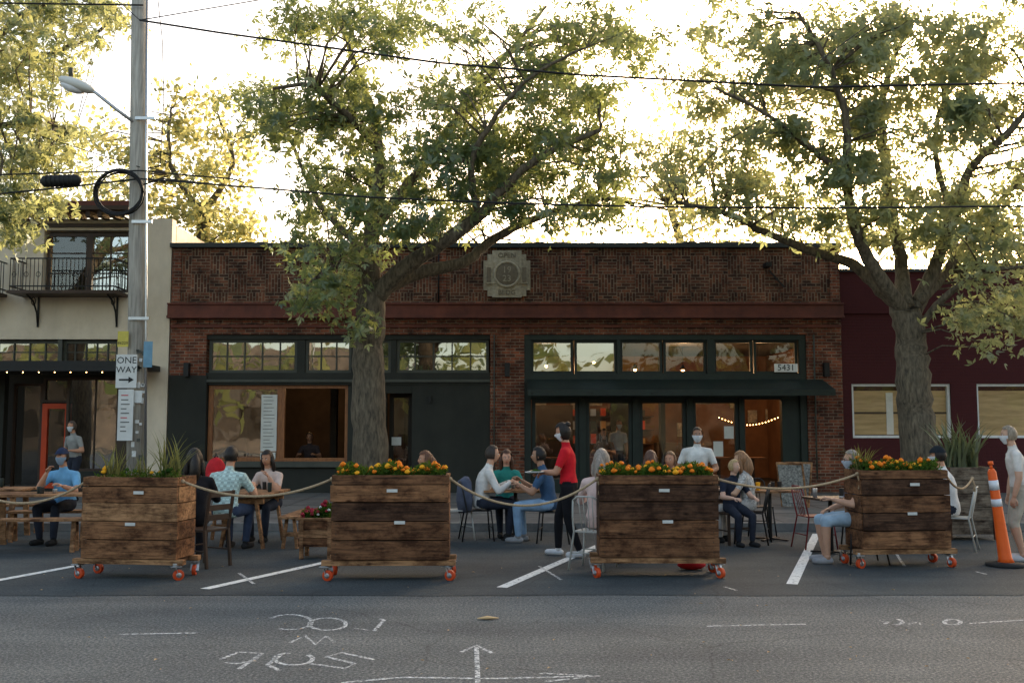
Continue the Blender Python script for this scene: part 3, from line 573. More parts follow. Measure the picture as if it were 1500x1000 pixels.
# ---------------- planters ----------------
def caster(w,x,y,a):
    T=Matrix.Translation((x,y,0))@Matrix.Rotation(a,4,'Z')
    w.tube([(-.022,0,.06),(-.02,0,.06),(.02,0,.06),(.022,0,.06)],[.048,.06,.06,.048],'wheel',18,T); w.tube([(-.03,0,.06),(.03,0,.06)],.03,'steel',10,T)
    for s in (-.034,.034): w.bar((s,0,.05),(s,.035,.15),.03,.005,'steel',T)
    w.box(-.045,.045,-.03,.09,.15,.16,'steel',T); w.tube([(0,.035,.155),(0,.035,.19)],.03,'steel',10,T)
def planter(pl,pr,ptop,pwh,dep,rz,mats,trim=True):
    cpt=G((pl+pr)/2,pwh); D=cpt.y; wd=(pr-pl)/F*D; zt=W(750,ptop,D).z; zb=.235
    w=MB(); hw=wd/2; hs=[.25,.24,.24,.22,.13]; tot=sum(hs); z=zb
    w.box(-hw+.045,hw-.045,.037,.042,zb,zt-.05,'soil')
    for i,h in enumerate(hs):
        hh=(zt-zb)*h/tot-.011; j=R(-.012,.012)
        w.box(-hw+j,hw+j,-R(0,.018),.035,z,z+hh+R(-.004,.004),random.choice(mats)); w.box(-hw+.01,hw-.01,dep-.035,dep,z,z+hh,random.choice(mats))
        for s in (-1,1): 
            xx=sorted((s*(hw-.002),s*(hw-.04))); w.box(xx[0],xx[1],.043,dep-.037,z,z+hh,random.choice(mats))
        z+=hh+.011
    w.box(-hw+.05,hw-.05,.05,dep-.05,zt-.1,zt-.06,'soil')
    w.box(-hw-.1,hw+.08,.0,.09,zb-.065,zb-.008,'w3'); w.box(-hw-.08,hw+.07,dep-.09,dep,zb-.065,zb-.008,'w3'); w.box(-hw+.03,hw-.03,.1,dep-.1,zb-.05,zb-.01,'w4')
    for x in (-hw-.03,hw+.02):
        for y in (.035,dep-.06): caster(w,x,y,R(.2,2.6))
    for z_ in (zt-.2,zt-.55):
        x=R(.0,.12); w.box(x-.06,x+.06,-.026,-.0195,z_,z_+.035,'paper')
    for x in (-hw+.06,hw-.06):
        z=zb+.06
        while z<zt: w.ell((x,-.016,z),.006,'black',6,4); z+=.11
    o=w.obj('wooden_planter',None,(cpt.x,D,0),rz,bevel=.007); return (cpt.x,D,zt,wd,dep,rz)
ws=['w1','w1','w2','w3']
PL=[planter(114,259,697,849,.5,math.radians(-7),ws),planter(485,655,694,851,.55,math.radians(1),['w2','w1','w2','w4']),planter(880,1052,694,847,.55,math.radians(-1),['w4','w4','w2']),planter(1265,1396,687,832,.55,math.radians(5),['w2','w1','w4'])]
def local(p,x,y,z=0):
    c,s=math.cos(p[5]),math.sin(p[5]); return Vector((p[0]+c*x-s*y,p[1]+s*x+c*y,z))
def marigold(p,dens=1,mats=('mg1','mg1','mg2'),nm='marigold_plants',h=.1):
    root=empty(nm); hw=p[3]/2-.05; n=int(1300*dens*p[3]); P=np.zeros((n,3))
    for i in range(n):
        x=R(-hw,hw); y=R(.04,p[4]-.05); q=local(p,x,y); hh=h*(.4+.8*math.sin(x*7+p[0])**2); P[i]=(q.x,q.y,p[2]-.07+R(0,1)*(hh+.06))
    leaves('leaves',P,.055,M['herb'],root,-.3,.16); w=MB()
    for i in range(int(44*dens*p[3])):
        x=R(-hw,hw); y=R(.03,p[4]*.8); q=local(p,x,y); z=p[2]+h*R(.1,.7+.7*math.sin(x*7+p[0])**2); r=R(.02,.04); m=random.choice(mats)
        w.ell((q.x,q.y,z),(r,r,r*.7),m,9,5,jit=.16); w.ell((q.x,q.y,z+r*.3),(r*.65,r*.65,r*.6),m,8,4,jit=.22); w.tube([(q.x,q.y,p[2]-.06),(q.x,q.y,z-.01)],.004,'herb',4)
    w.obj('flower_heads',root)
def blades(cx,cy,cz,n,h,rad,mat,wd=.02,nm='ornamental_grass',up=.6):
    w=MB()
    for i in range(n):
        a=R(0,6.283); b=(cx+R(-rad,rad),cy+R(-rad*.5,rad*.5)); hh=h*R(.55,1.1); ln=R(.1,.75)*up; q=Vector((math.cos(a),math.sin(a),0)); sd=Vector((-q.y,q.x,0)); vs=[]; K=6
        for k in range(K+1):
            t=k/K; p=Vector((b[0],b[1],cz))+q*(ln*hh*t**1.6)+Vector((0,0,hh*(t-.28*ln*t**3))); ww=wd*(1-t**2.2)*(.55+.9*t*(1-t)*1.6)+.0008
            vs+=[p-sd*ww,p+sd*ww]
        w.add(vs,[(2*k,2*k+1,2*k+3,2*k+2) for k in range(K)],mat,True)
    return w.obj(nm)
for fx_,n,h in [(-.36,36,.44),(-.02,26,.36),(.36,44,.6)]:
    q=local(PL[0],fx_,.25); blades(q.x,q.y,PL[0][2]-.07,n,h,.1,'blade',.010,up=1.1)
marigold(PL[0],.2,('herb','mg2'),'planter_greenery',.06)
marigold(PL[1]); marigold(PL[2]); marigold(PL[3])
q=local(PL[3],-.42,.25); blades(q.x,q.y,PL[3][2]-.07,40,.42,.08,'blade',.009,up=1.2)
c=G(1436,792); w=MB(); D=c.y
for i in range(5): w.box(-.5,.28,0,.04,.1+i*.2,.294+i*.2,'wg'); w.box(-.5,-.46,.042,.5,.1+i*.2,.294+i*.2,'wg'); w.box(.24,.28,.042,.5,.1+i*.2,.294+i*.2,'wg')
w.box(-.5,.28,.5,.54,.1,1.09,'wg'); w.box(-.45,.23,.05,.5,.95,1.0,'soil'); w.box(-.5,-.42,-.02,0,.02,1.1,'w4'); w.box(.2,.28,-.02,0,.02,1.1,'w4'); w.obj('wooden_planter',None,(c.x,D,.0),0,bevel=.006)
blades(c.x-.15,D+.25,1.0,85,.9,.22,'bladeg',.026,'phormium_plant',1.0)
c=G(461,819); w=MB()
for i in range(3): w.box(-.22,.22,0,.03,.16+i*.115,.268+i*.115,'w3' if i%2 else 'w1'); w.box(-.22,-.19,.031,.36,.16+i*.115,.268+i*.115,'w1'); w.box(.19,.22,.031,.36,.16+i*.115,.268+i*.115,'w3')
w.box(-.22,.22,.36,.39,.16,.5,'w1'); w.box(-.25,.25,-.02,.02,.5,.53,'w3'); w.box(-.25,.25,.37,.41,.5,.53,'w3'); w.box(-.19,.19,.03,.37,.44,.46,'soil')
for x in (-.2,.16):
    for y in (-.005,.34): w.box(x,x+.05,y-.01,y+.04,0,.5,'w3')
w.obj('small_wooden_planter',None,(c.x,c.y,0),.0,bevel=.004)
marigold((c.x,c.y,.52,.46,.36,0),1.6,('mg3','mg3','mg3','paper'),'petunia_plants',.15)
def rope(a,b,sag,nm='rope_barrier'):
    a=Vector(a);b=Vector(b); P=[a.lerp(b,i/20)-Vector((0,0,sag*4*(i/20)*(1-i/20))) for i in range(21)]; w=MB(); w.tube(P,.014,'rope',8)
    w.ell(a,.025,'rope',8,6); w.ell(b,.025,'rope',8,6); w.tube([b,b+Vector((.03,0,-.1)),b+Vector((.02,.0,-.18))],[.012,.012,.018],'rope',6); w.obj(nm)
def corner(i,s,y=.1): p=PL[i]; q=local(p,s*(p[3]/2+.012),y); return (q.x,q.y,p[2]-.06)
rope(corner(0,1),corner(1,-1),.18); rope(corner(1,1),corner(2,-1),.3); rope(corner(2,1),corner(3,-1),.14); 
q=W(-60,705,11.5); rope(q,corner(0,-1),.25); q=W(1424,700,13.6); rope(corner(3,1),q,.16)
c=G(1474,829); w=MB()
w.tube([(0,0,0),(0,0,.03),(0,0,.05)],[.25,.25,.15],'rubber',8); T=Matrix.Rotation(math.radians(-6.5),4,'Y')
w.tube([(0,0,.04),(0,0,.1),(0,0,.6),(0,0,1.15),(0,0,1.19)],[.1,.078,.062,.05,.03],'cone',18,T); w.tube([(0,0,1.19),(0,0,1.24)],.018,'cone',8,T); w.tube([(0,0,1.24),(0,0,1.28)],[.032,.03],'cone',10,T)
w.tube([(0,0,.93),(0,0,1.05)],[.0575,.0555],'refl',18,T); w.tube([(0,0,.73),(0,0,.82)],[.062,.06],'refl',18,T); w.obj('traffic_delineator',None,(c.x,c.y,.004))
# ---------------- furniture ----------------
def chair_wood(x,y,yaw,mat='tdark'):
    w=MB(); w.box(-.21,.21,-.2,.22,.43,.46,mat)
    for sx in (-.19,.19): w.bar((sx,.2,0),(sx,.19,.43),.035,.035,mat); w.bar((sx,-.24,0),(sx,-.19,.45),.035,.035,mat); w.bar((sx,-.19,.45),(sx,-.27,.92),.035,.03,mat); w.bar((sx,-.2,.2),(sx,.19,.2),.02,.02,mat)
    for z,yy in ((.88,-.262),(.72,-.236),(.6,-.215)): w.bar((-.19,yy,z),(.19,yy,z),.02,.07,mat)
    w.bar((-.19,.19,.24),(.19,.19,.24),.02,.02,mat); w.obj('wooden_chair',None,(x,y,.004),yaw,bevel=.004)
def chair_metal(x,y,yaw,mat='wmetal'):
    w=MB(); w.box(-.19,.19,-.18,.19,.44,.455,mat)
    for sx in (-1,1): w.tube([(sx*.22,.22,0),(sx*.18,.18,.44)],.012,mat,6); w.tube([(sx*.22,-.26,0),(sx*.18,-.18,.44),(sx*.18,-.22,.62),(sx*.16,-.26,.82)],.012,mat,6)
    w.tube([(-.16,-.26,.82),(-.1,-.28,.87),(.1,-.28,.87),(.16,-.26,.82)],.012,mat,6)
    for k in (-.09,-.03,.03,.09): w.tube([(k,-.275,.87),(k*.8,-.18,.46)],.006,mat,5)
    w.tube([(-.2,.2,.2),(.2,.2,.2)],.008,mat,5); w.tube([(-.2,-.22,.2),(.2,-.22,.2)],.008,mat,5); w.obj('metal_chair',None,(x,y,.004),yaw)
def table(x,y,yaw,lx=.7,ly=.7,mat='tw',leg='black',z=0,things=True):
    w=MB(); w.box(-lx/2,lx/2,-ly/2,ly/2,.72,.75,mat); w.tube([(0,0,.03),(0,0,.72)],.03,leg,8)
    for a in range(4): w.bar((0,0,.03),(.28*math.cos(a*1.57+.78),.28*math.sin(a*1.57+.78),.015),.05,.02,leg)
    if things:
        for i in range(4):
            a,b=R(-lx*.38,lx*.38),R(-ly*.3,ly*.3); w.tube([(a,b,.751),(a,b,.765)],[.08,.11],'white',14) if i<1 else w.tube([(a,b,.751),(a,b,.87)],[.028,.035],random.choice(['steel','mg2','dark']),10)
    return w.obj('cafe_table',None,(x,y,z+.004),yaw,bevel=.003)
def picnic(x,y,yaw,L=1.5):
    w=MB()
    for i in range(5): w.box(-L/2,L/2,-.35+i*.142,-.35+i*.142+.135,.72,.755,'tw')
    for s in (-1,1): 
        for xx in (-L/2+.15,L/2-.2): w.bar((xx,s*.3,.0),(xx,s*.18,.72),.08,.04,'tw')
        for i in range(2): w.box(-L/2,L/2,s*.68-.14+i*.145,s*.68-.005+i*.145,.42,.455,'tw')
        for xx in (-L/2+.15,L/2-.2): w.bar((xx,s*.68-.1,0),(xx,s*.68-.05,.42),.06,.04,'tw'); w.bar((xx,s*.68+.1,0),(xx,s*.68+.05,.42),.06,.04,'tw'); w.bar((xx,s*.68-.12,.2),(xx,s*.68+.12,.2),.03,.06,'tw')
    for xx in (-L/2+.15,L/2-.2): w.bar((xx,-.3,.66),(xx,.3,.66),.05,.08,'tw')
    for i in range(4):
        a,b=R(-.6,.6),R(-.25,.25); w.tube([(a,b,.756),(a,b,.756+R(.06,.14))],[.028,.033],random.choice(['steel','dark','green']),10)
    w.obj('picnic_table',None,(x,y,.004),yaw,bevel=.004)
def at(px,D): return (px-750)*D/1463
picnic(at(375,14.7),14.7,math.radians(88),1.4); picnic(at(62,14.2),14.4,math.radians(8),1.6); picnic(at(-60,14.8),15.6,0,1.5)
table(at(755,15.3),15.3,0,.95,.65); table(at(1213,13.6),13.6,.2,.55,.55,'tdark'); table(at(1130,15),15.2,.1,.7,.6,'tw'); table(at(600,14),14.2,.1,.8,.6,'tdark'); table(at(965,13.6),13.6,0,1.1,.7,'tdark')
table(at(1330,14.4),14.6,.0,.8,.7,'tdark'); table(at(250,13),13.3,.1,.7,.7,'tdark')
c=G(1165,752); w=MB()
for s in (-1,1):
    T=Matrix.Rotation(s*math.radians(13),4,'X'); 
    w.box(-.25,.25,-.012,.012,.12,.98,'chb',T)
    for x in (-.27,.25): w.box(x,x+.025,-.02,.02,0,1.02,'tw',T)
    w.box(-.245,.25,-.02,.02,.98,1.02,'tw',T); w.box(-.245,.25,-.02,.02,.1,.13,'tw',T)
w.obj('sandwich_board_sign',None,(c.x,c.y,0.01),math.radians(-40))
w=MB(); c=G(1015,836); w.ell((c.x,c.y+.1,.06),(.17,.09,.055),'red',14,8,jit=.05); w.tube([(c.x-.1,c.y+.1,.1),(c.x,c.y+.1,.16),(c.x+.1,c.y+.1,.1)],.01,'red',6); w.obj('red_bag')
w=MB(); x=at(318,15.2); w.ell((x,15.2,1.0),(.16,.11,.24),'red',14,10,jit=.04); w.ell((x,15.08,.92),(.11,.06,.11),'red',12,8); w.tube([(x-.03,15.2,1.22),(x,15.2,1.3),(x+.03,15.2,1.22)],.012,'black',6); w.obj('red_backpack')
# ---------------- people ----------------
CM={}
def cloth(c,kind='cloth'):
    k=(c,kind)
    if k not in CM:
        if kind=='hair': CM[k]=pm('hair',c,tuple(x*.45 for x in c),18,.5,.6,50,stretch=(3,3,.6),local=True)
        elif kind=='skin': CM[k]=pm('skin',c,tuple(x*.85 for x in c),12,.5,0,local=True)
        elif kind=='print': CM[k]=pm('printed_cloth',c,(.12,.12,.12),38,.85,.3,14,local=True)
        elif kind=='plaid':
            m,t,b=nt('plaid_cloth'); v=mapped(t,(1,1,1),True); ch=N(t,'ShaderNodeTexChecker',Scale=22.0); t.links.new(v,ch.inputs[0]); n=N(t,'ShaderNodeTexWave',Scale=7.0); n.bands_direction='Z'; t.links.new(v,n.inputs[0])
            col=mixc(t,ch.outputs['Fac'],c,tuple(x*.5 for x in c)); col=mixc(t,n.outputs['Fac'],col,tuple(x*.7 for x in c)); t.links.new(col,b.inputs['Base Color']); b.inputs['Roughness'].default_value=.9; CM[k]=m
        else: CM[k]=pm('cloth',c,tuple(x*.65 for x in c),7,.9,1.0,8,local=True,spec=.15)
    return CM[k]
def ik(S,T,l1,l2,h):
    d=T-S; ds=min(d.length,(l1+l2)*.985); a=(l1*l1-l2*l2+ds*ds)/(2*ds); hh=math.sqrt(max(l1*l1-a*a,0)); dn=d.normalized(); h=Vector(h); pr=(h-dn*h.dot(dn)).normalized()
    return S+dn*a+pr*hh, S+dn*ds
def head(mb,T,skin,hairm,style,mask,cap,glasses,maskm):
    nl,nm=20,28; V=[]
    for j in range(nl+1):
        la=-math.pi/2+math.pi*j/nl
        for k in range(nm):
            a=2*math.pi*k/nm; x=.074*math.cos(la)*math.cos(a); y=.094*math.cos(la)*math.sin(a); z=.118*math.sin(la)
            if z<0: 
                t=-z/.118; x*=1-.25*t**1.3+.0; 
                if y<0: y*=1-.3*t
                else: y*=1+.03*t
            if y>0:
                y+=.024*math.exp(-(x/.015)**2-((z+.012)/.022)**2)-.009*math.exp(-((abs(x)-.03)/.015)**2-((z-.012)/.014)**2)+.007*math.exp(-(x/.03)**2-((z+.098)/.02)**2)+.005*math.exp(-(x/.024)**2-((z+.055)/.01)**2)
            V.append(Vector((x,y,z)))
    F_=[(j*nm+k,j*nm+(k+1)%nm,(j+1)*nm+(k+1)%nm,(j+1)*nm+k) for j in range(nl) for k in range(nm)]
    mb.add(V,F_,skin,True,T)
    cen=[sum((V[i] for i in f),Vector())/4 for f in F_]
    def shell(sel,off,mat,jit=0):
        fs=[f for f,c in zip(F_,cen) if sel(c)]; mb.add([v+v.normalized()*(off+R(0,jit)) for v in V],fs,mat,True,T)
    for s in (-1,1):
        mb.ell((s*.029,.079,.011),(.011,.008,.007),'white',8,6,T); mb.ell((s*.029,.085,.011),(.006,.004,.006),'black',6,4,T)
        mb.ell((s*.03,.088,.030),(.017,.004,.005),hairm,8,4,T); mb.ell((s*.077,-.004,-.006),(.01,.018,.03),skin,8,6,T)
    if not mask: mb.ell((0,.093,-.055),(.022,.005,.006),cloth((.35,.1,.08),'skin'),8,4,T)
    if mask:
        shell(lambda c:c.y>.03 and -.108<c.z<-.008 ,.011,maskm)
        for s in (-1,1): mb.tube([(s*.06,.045,-.03),(s*.079,.0,.0)],.002,maskm,4,T)
    if glasses:
        for s in (-1,1): mb.tube([(s*.03+.02*math.cos(a/10*6.28),.098,.01+.016*math.sin(a/10*6.28)) for a in range(11)],.0025,'black',4,T); mb.tube([(s*.05,.095,.012),(s*.08,0,.012)],.0022,'black',4,T)
    if style=='short': shell(lambda c:c.z>.062+(c.y*.25) or (c.y<.012 and c.z>-.055),.012,hairm,.006)
    elif style!='bald':
        shell(lambda c:c.z>.058+(c.y*.25) or (c.y<.015 and c.z>-.09),.018,hairm,.006)
        if style=='long':
            mb.tube([(0,-.03,.06),(0,-.07,-.04),(0,-.085,-.14),(0,-.07,-.26)],[.07,.1,.105,.07],hairm,12,T,.6)
            for s in (-1,1): mb.tube([(s*.07,.01,.03),(s*.088,.0,-.06),(s*.09,-.01,-.15),(s*.085,0,-.22)],[.02,.034,.034,.015],hairm,8,T)
        if style=='bun': mb.ell((0,-.085,.085),(.045,.045,.04),hairm,10,8,T,jit=.06)
    if cap:
        cm=cloth(cap); shell(lambda c:c.z>.04,.02,cm); mb.add([(-.06,.07,.05),(-.05,.13,.045),(0,.155,.042),(.05,.13,.045),(.06,.07,.05),(-.05,.13,.051),(0,.155,.048),(.05,.13,.051)],[(0,1,2,3,4),(4,7,6,5,0)],cm,False,T)
def hand(mb,wr,d,pn,side,skin,curl=.5):
    d=d.normalized(); pn=(pn-d*pn.dot(d)).normalized(); sx=d.cross(pn)*side
    ring=[]; n=10
    for t,wd,th in ((-.02,.022,.02),(.02,.03,.016),(.06,.038,.015),(.088,.036,.011)):
        ring.append([wr+d*t+sx*(wd*math.cos(2*math.pi*k/n))+pn*(th*math.sin(2*math.pi*k/n)) for k in range(n)])
    vs=[v for r in ring for v in r]; fs=[(i*n+k,i*n+(k+1)%n,(i+1)*n+(k+1)%n,(i+1)*n+k) for i in range(3) for k in range(n)]+[tuple(range(n)),tuple(3*n+k for k in range(n))]
    mb.add(vs,fs,skin,True)
    for i,(o,L_) in enumerate(((.027,.07),(.009,.08),(-.009,.074),(-.027,.058))):
        p=wr+d*.078+sx*o; pts=[p]; a=0
        for sgm in (.45,.32,.23): a+=curl*.8; p=p+(d*math.cos(a)+pn*math.sin(a))*L_*sgm; pts.append(p)
        mb.tube(pts,[.0095,.009,.008,.006],skin,7)
    p=wr+d*.025+sx*.026; mb.tube([p,p+d*.028+sx*.024+pn*.01,p+d*.055+sx*.026+pn*.022,p+d*.075+sx*.02+pn*.03],[.012,.011,.009,.007],skin,7)
def person(name,x,y,yaw,pose='sit',shirt=(.5,.5,.5),pants=(.03,.035,.05),skin=(.48,.24,.14),hair=(.02,.014,.01),style='short',sleeve='short',mask=False,cap=None,glasses=False,lean=8,hands=None,feet=None,hy=0,hp=0,s=1.0,z=0.004,shorts=False,fem=False,kind='cloth',shoes=(.03,.03,.03),seat=.46,mcol=(.75,.77,.78),curl=.5):
    sk=cloth(skin,'skin'); hm=cloth(hair,'hair'); sh=cloth(shirt,kind); pa=cloth(pants); so=cloth(shoes)
    st=pose=='stand'; pz=.95 if st else seat/s+.10; L=math.radians(lean); ax=Vector((0,math.sin(L),math.cos(L))); fw=Vector((0,math.cos(L),-math.sin(L)))
    base=Vector((0,0,pz)); sw=.165 if fem else .185
    def sp(t): return base+ax*t+Vector((0,-.25*(t*(.5-t)) if not st else 0,0))
    b=MB(); segs=[]
    rings=[(-.10,.13,.10),(-.04,.165,.12),(.03,.17,.118),(.14,.142 if fem else .155,.10),(.28,.155 if fem else .172,.118),(.38,.165 if fem else .18,.11),(.45,.13,.08),(.49,.07,.06)]
    n=20; vs=[]; 
    for t,rx,ry in rings:
        c=sp(t)
        for k in range(n): a=2*math.pi*k/n; vs.append(c+Vector((1,0,0))*rx*math.cos(a)+fw*ry*math.sin(a))
    m=len(rings); b.add(vs,[(i*n+k,i*n+(k+1)%n,(i+1)*n+(k+1)%n,(i+1)*n+k) for i in range(m-1) for k in range(n)]+[tuple(range(n-1,-1,-1)),tuple((m-1)*n+k for k in range(n))],sh)
    segs.append((sp(.08),sp(.40),.15,sh)); segs.append((sp(-.08),sp(-.03),.14,pa if st else sh)); segs.append((sp(.5),sp(.6),.05,sk))
    nb=sp(.46); hc=sp(.5)+ax*.05+Vector((0,.035,.125)); b.tube([nb,sp(.52),hc-Vector((0,.01,.05))],[.07,.056,.052],sk,12)
    ft=feet or ([(-.1,.02,.085),(.1,-.02,.085)] if st else [(-.12,.42,.085),(.12,.38,.085)])
    ext=[]
    for i,sx in enumerate((-1,1)):
        hj=base+Vector((sx*.09,0,-.03 if st else -.01)); K,An=ik(hj,Vector(ft[i]),.44,.42,(sx*.15,1,.5)); 
        b.tube([hj,hj.lerp(K,.5),K],[.098,.085,.064],pa,12); b.tube([K,K.lerp(An,.35),An],[.064,.062 if not shorts else .056,.046 if not shorts else .038],pa,12); b.ell(K,.064,pa)
        if shorts: segs+=[(hj,K,.08,pa),(K.lerp(An,.12),An,.055,sk)]
        else: segs+=[(hj,K,.08,pa),(K,An,.055,pa)]
        fd=Vector((sx*.12,1,0)).normalized(); ext.append(('shoe',An,fd))
    hd=hands or ([(-.22,.12,.82),(.22,.1,.82)] if st else [(-.2,.4,.8),(.2,.4,.8)])
    for i,sx in enumerate((-1,1)):
        S_=sp(.415)+Vector((sx*sw,0,0)); E,Wr=ik(S_,Vector(hd[i]),.29,.255,(sx*.6,-.5,-.8))
        b.tube([sp(.42)+Vector((sx*.09,0,0)),S_,S_.lerp(E,.5)],[.07,.066,.058],sh,12); b.tube([S_,S_.lerp(E,.6),E],[.064,.054,.044],sh,12)
        b.tube([E,E.lerp(Wr,.4),Wr],[.044,.043,.029] if sleeve=='short' else [.05,.047,.036],sh,12); b.ell(E,.044,sh)
        if sleeve=='short': segs+=[(S_,S_.lerp(E,.5),.06,sh),(S_.lerp(E,.85),Wr,.04,sk)]
        else: segs+=[(S_,E,.06,sh),(E,Wr,.04,sh)]
        ext.append(('hand',Wr,(Wr-E),sx))
    o=b.obj('tmp'); md=o.modifiers.new('r','REMESH'); md.mode='VOXEL'; md.voxel_size=.016; sm=o.modifiers.new('s','SMOOTH'); sm.iterations=3; sm.factor=.5
    dg=bpy.context.evaluated_depsgraph_get(); me=bpy.data.meshes.new_from_object(o.evaluated_get(dg)); V=np.array([v.co[:] for v in me.vertices]); Fc=[tuple(p.vertices) for p in me.polygons]
    bpy.data.objects.remove(o); bpy.data.meshes.remove(me)
    cen=np.array([V[list(f)].mean(0) for f in Fc]); best=None; bi=None
    for j,(p,q,r,mt) in enumerate(segs):
        p=np.array(p);q=np.array(q);d=q-p; t=np.clip(((cen-p)@d)/(d@d+1e-9),0,1); dist=np.linalg.norm(cen-(p+t[:,None]*d),axis=1)-r
        if best is None: best=dist; bi=np.zeros(len(cen),int)
        else: k=dist<best; best=np.where(k,dist,best); bi=np.where(k,j,bi)
    w=MB(); w.v=[tuple(v) for v in V]; 
    for f,j in zip(Fc,bi): w.f.append(list(f)); w.mi.append(w.m(segs[j][3])); w.sm.append(True)
    T=Matrix.Translation(hc)@Matrix.Rotation(math.radians(hy),4,'Z')@Matrix.Rotation(math.radians(-hp-lean*.3),4,'X')
    head(w,T,sk,hm,style,mask,cap,glasses,cloth(mcol))
    for e in ext:
        if e[0]=='shoe':
            A_=e[1]; fd=e[2]; g=Vector((A_.x,A_.y,A_.z-.05)); w.tube([g-fd*.07,g-fd*.05,g,g+fd*.09,g+fd*.16,g+fd*.185],[.02,.038,.044,.044,.036,.018],so,10); w.tube([A_+Vector((0,0,.03)),A_-Vector((0,0,.03))],[.036,.042],so if not shorts else sk,10)
        else: hand(w,e[1],e[2],Vector((-e[3]*.3,.1,-1)),-e[3],sk,curl)
    if s!=1: w.v=[(a*s,b_*s,c*s) for a,b_,c in w.v]
    return w.obj(name,None,(x,y,z),math.radians(yaw))
person('diner_in_blue_shirt',at(100,15.0),15.0,170,shirt=(.17,.4,.62),cap=(.03,.04,.08),mask=True,hands=[(-.2,.38,.82),(.1,.3,1.0)],mcol=(.3,.4,.5),s=1.03)
person('pedestrian',at(112,21.5),21.5,150,'stand',shirt=(.3,.3,.28),z=.134,mask=True,hair=(.1,.07,.05),hands=[(-.15,.25,1.1),(.15,.25,1.1)],s=.97)
person('diner_in_black',at(288,12.6),12.6,25,shirt=(.015,.015,.018),pants=(.02,.02,.025),style='long',sleeve='long',fem=True,lean=6,s=1.07); chair_wood(at(305,12.4),12.4,math.radians(60))
person('diner_in_plaid_shirt',at(346,14.2),13.75,-8,shirt=(.55,.7,.64),pants=(.05,.07,.12),kind='plaid',lean=12,sleeve='short',s=1.09)
person('diner_with_dark_hair',at(385,14.7),15.35,165,shirt=(.65,.5,.42),style='long',fem=True,hp=10,lean=14,hands=[(-.1,.3,.95),(.18,.36,.82)])
person('diner_in_white_shirt',at(704,15.2),15.2,-80,shirt=(.74,.7,.64),pants=(.03,.035,.05),sleeve='long',lean=14,hair=(.05,.035,.025),hands=[(-.1,.45,.8),(.15,.4,.8)],s=1.08,skin=(.55,.3,.19)); chair_metal(at(700,15.2),15.2,math.radians(-80),'black')
person('diner_in_teal_shirt',at(741,15.9),15.95,185,shirt=(.03,.22,.18),fem=True,style='long',hair=(.1,.045,.025),skin=(.55,.3,.2),hp=6,s=.98)
person('diner_in_blue_tshirt',at(804,15.0),14.9,80,shirt=(.05,.1,.18),pants=(.26,.4,.56),lean=12,hands=[(-.15,.4,.8),(.1,.42,.85)],s=1.06,skin=(.38,.2,.12),shoes=(.3,.3,.3),hair=(.015,.012,.01)); chair_metal(at(810,15.0),14.9,math.radians(80),'black')
person('waitress_in_red_shirt',at(833,13.25),13.3,78,'stand',shirt=(.6,.015,.025),pants=(.012,.012,.014),style='bun',mask=True,fem=True,shoes=(.7,.7,.7),lean=4,hp=14,hands=[(-.1,.36,1.1),(.14,.34,1.08)],feet=[(-.1,-.16,.085),(.1,.16,.085)],skin=(.46,.23,.14),curl=.9)
w=MB(); w.tube([(0,0,0),(0,0,.012),(0,0,.02)],[.07,.12,.125],'white',18); w.ell((0,0,.02),(.07,.07,.025),'ply',10,6,jit=.2); w.obj('serving_plate',None,(at(833,13.25)-.46,13.38,1.085))
w=MB(); w.tube([(0,0,0),(0,0,.012),(0,0,.02)],[.06,.11,.115],'white',18); w.ell((0,0,.02),(.06,.06,.03),'herb',10,6,jit=.2); w.obj('serving_plate',None,(at(833,13.25)-.44,13.16,1.10))
person('diner_in_lace_blouse',at(878,12.3),12.3,-20,shirt=(.68,.5,.45),pants=(.3,.25,.22),style='long',hair=(.34,.29,.24),sleeve='long',fem=True,s=1.07,lean=5); chair_metal(at(868,12.2),12.2,math.radians(-25))
person('waiter_in_white_tshirt',at(1020,15.4),15.4,175,'stand',shirt=(.74,.73,.68),pants=(.02,.02,.02),mask=True,skin=(.33,.17,.1),s=.97,hands=[(-.18,.25,1.05),(.18,.25,1.05)])
person('blond_child',at(1072,14.6),14.7,-160,shirt=(.02,.025,.04),hair=(.55,.38,.18),skin=(.6,.36,.25),s=.85,hy=30,lean=6,seat=.46); chair_wood(at(1074,14.6),14.75,math.radians(-160))
person('diner_in_print_dress',at(1097,14.7),14.8,70,shirt=(.68,.64,.57),pants=(.52,.48,.43),kind='print',style='long',hair=(.33,.17,.08),fem=True,skin=(.55,.32,.2),s=.98); chair_metal(at(1100,14.7),14.8,math.radians(70),'black')
person('diner_in_shorts',at(1246,12.9),12.7,88,shirt=(.07,.12,.2),pants=(.38,.5,.6),shorts=True,glasses=True,mask=True,hair=(.3,.26,.22),lean=3,shoes=(.35,.35,.36),hands=[(-.15,.35,.76),(.18,.3,.62)],s=1.05,skin=(.55,.31,.2),mcol=(.5,.55,.62)); chair_metal(at(1250,12.9),12.7,math.radians(88),'black')
chair_metal(at(1190,14.2),14.2,math.radians(-80),'rmetal')
person('diner_in_white_tshirt',at(1388,14.0),14.0,60,shirt=(.72,.7,.66),cap=(.02,.025,.03),mask=True,lean=10,s=1.08,hands=[(-.1,.35,.8),(.2,.3,.75)]); chair_metal(at(1395,14.0),14.0,math.radians(60))
person('pedestrian_in_white_tshirt',at(1490,12.9),12.9,75,'stand',shirt=(.74,.7,.64),pants=(.5,.45,.36),mask=True,hair=(.35,.28,.2),shorts=True,skin=(.56,.33,.22),s=.98,shoes=(.6,.6,.6))
person('diner',at(634,14.6),14.6,110,shirt=(.12,.07,.07),hair=(.16,.07,.035),style='long',fem=True,s=.99)
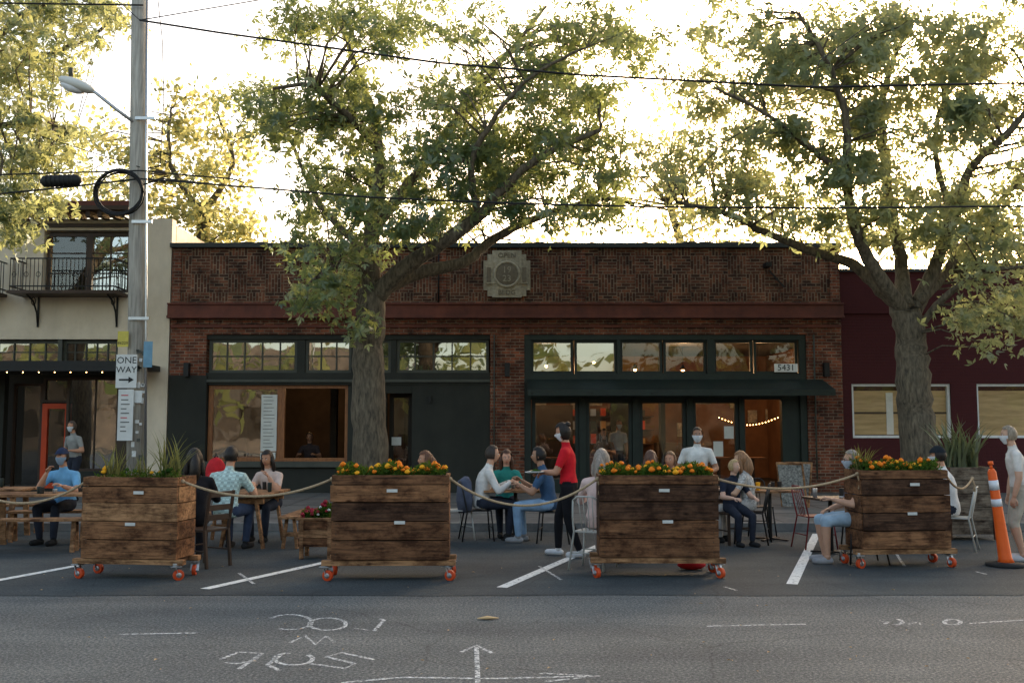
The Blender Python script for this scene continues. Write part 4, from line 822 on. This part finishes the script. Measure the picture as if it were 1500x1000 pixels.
person('diner',at(956,14.3),14.3,10,shirt=(.14,.06,.06),hair=(.14,.07,.045),style='long',fem=True,s=1.0)
person('diner',at(985,14.5),14.5,150,shirt=(.08,.1,.12),hair=(.22,.12,.06),style='short',s=.99)
person('diner_indoors',at(884,26),25.6,160,shirt=(.12,.07,.05),style='long',s=1.0,z=.3,fem=True); person('diner_indoors',at(902,26.3),26,200,'stand',shirt=(.5,.5,.48),mask=True,z=.14); person('diner_indoors',at(455,26),26,180,shirt=(.08,.06,.06),z=.2)
chair_metal(at(668,15.3),15.2,math.radians(-60)); chair_metal(at(540,14),14.2,math.radians(-85)); chair_metal(at(1120,15.4),15.9,math.radians(180),'black')
w=MB(); x=at(684,15.2); w.tube([(x,15.15,.95),(x-.03,15.12,.88),(x-.03,15.12,.6),(x-.02,15.1,.42)],[.05,.14,.17,.13],cloth((.1,.11,.15)),12,flat=.45); w.obj('draped_jacket')
# ---------------- light, world, camera ----------------
AZ=math.radians(26); ELV=math.radians(16)
d=Vector((math.sin(AZ)*math.cos(ELV),math.cos(AZ)*math.cos(ELV),math.sin(ELV)))
l=bpy.data.lights.new('sun','SUN'); l.energy=5; l.angle=math.radians(.5); l.color=(1,.88,.68); lo=bpy.data.objects.new('sun',l); sc.collection.objects.link(lo); lo.rotation_euler=d.to_track_quat('Z','Y').to_euler(); lo.location=(20,40,20)
wd=bpy.data.worlds.new('World'); sc.world=wd; wd.use_nodes=True; t=wd.node_tree; sky=t.nodes.new('ShaderNodeTexSky'); sky.sky_type='NISHITA'; sky.sun_disc=False; sky.sun_elevation=ELV; sky.sun_rotation=AZ; sky.dust_density=4.0; sky.air_density=1.0
tint=mixc(t,1.0,sky.outputs[0],(1.14,1.0,.86),'MULTIPLY')
t.links.new(tint,t.nodes['Background'].inputs[0]); t.nodes['Background'].inputs[1].default_value=.58
cam=bpy.data.cameras.new('camera'); cam.lens=35; cam.sensor_width=36; cam.clip_end=1000; co=bpy.data.objects.new('camera',cam); sc.collection.objects.link(co); co.location=(0,0,H); co.rotation_euler=(math.pi/2+TH,0,0); sc.camera=co
sc.view_settings.view_transform='Standard'; sc.view_settings.look='None'; sc.view_settings.exposure=0
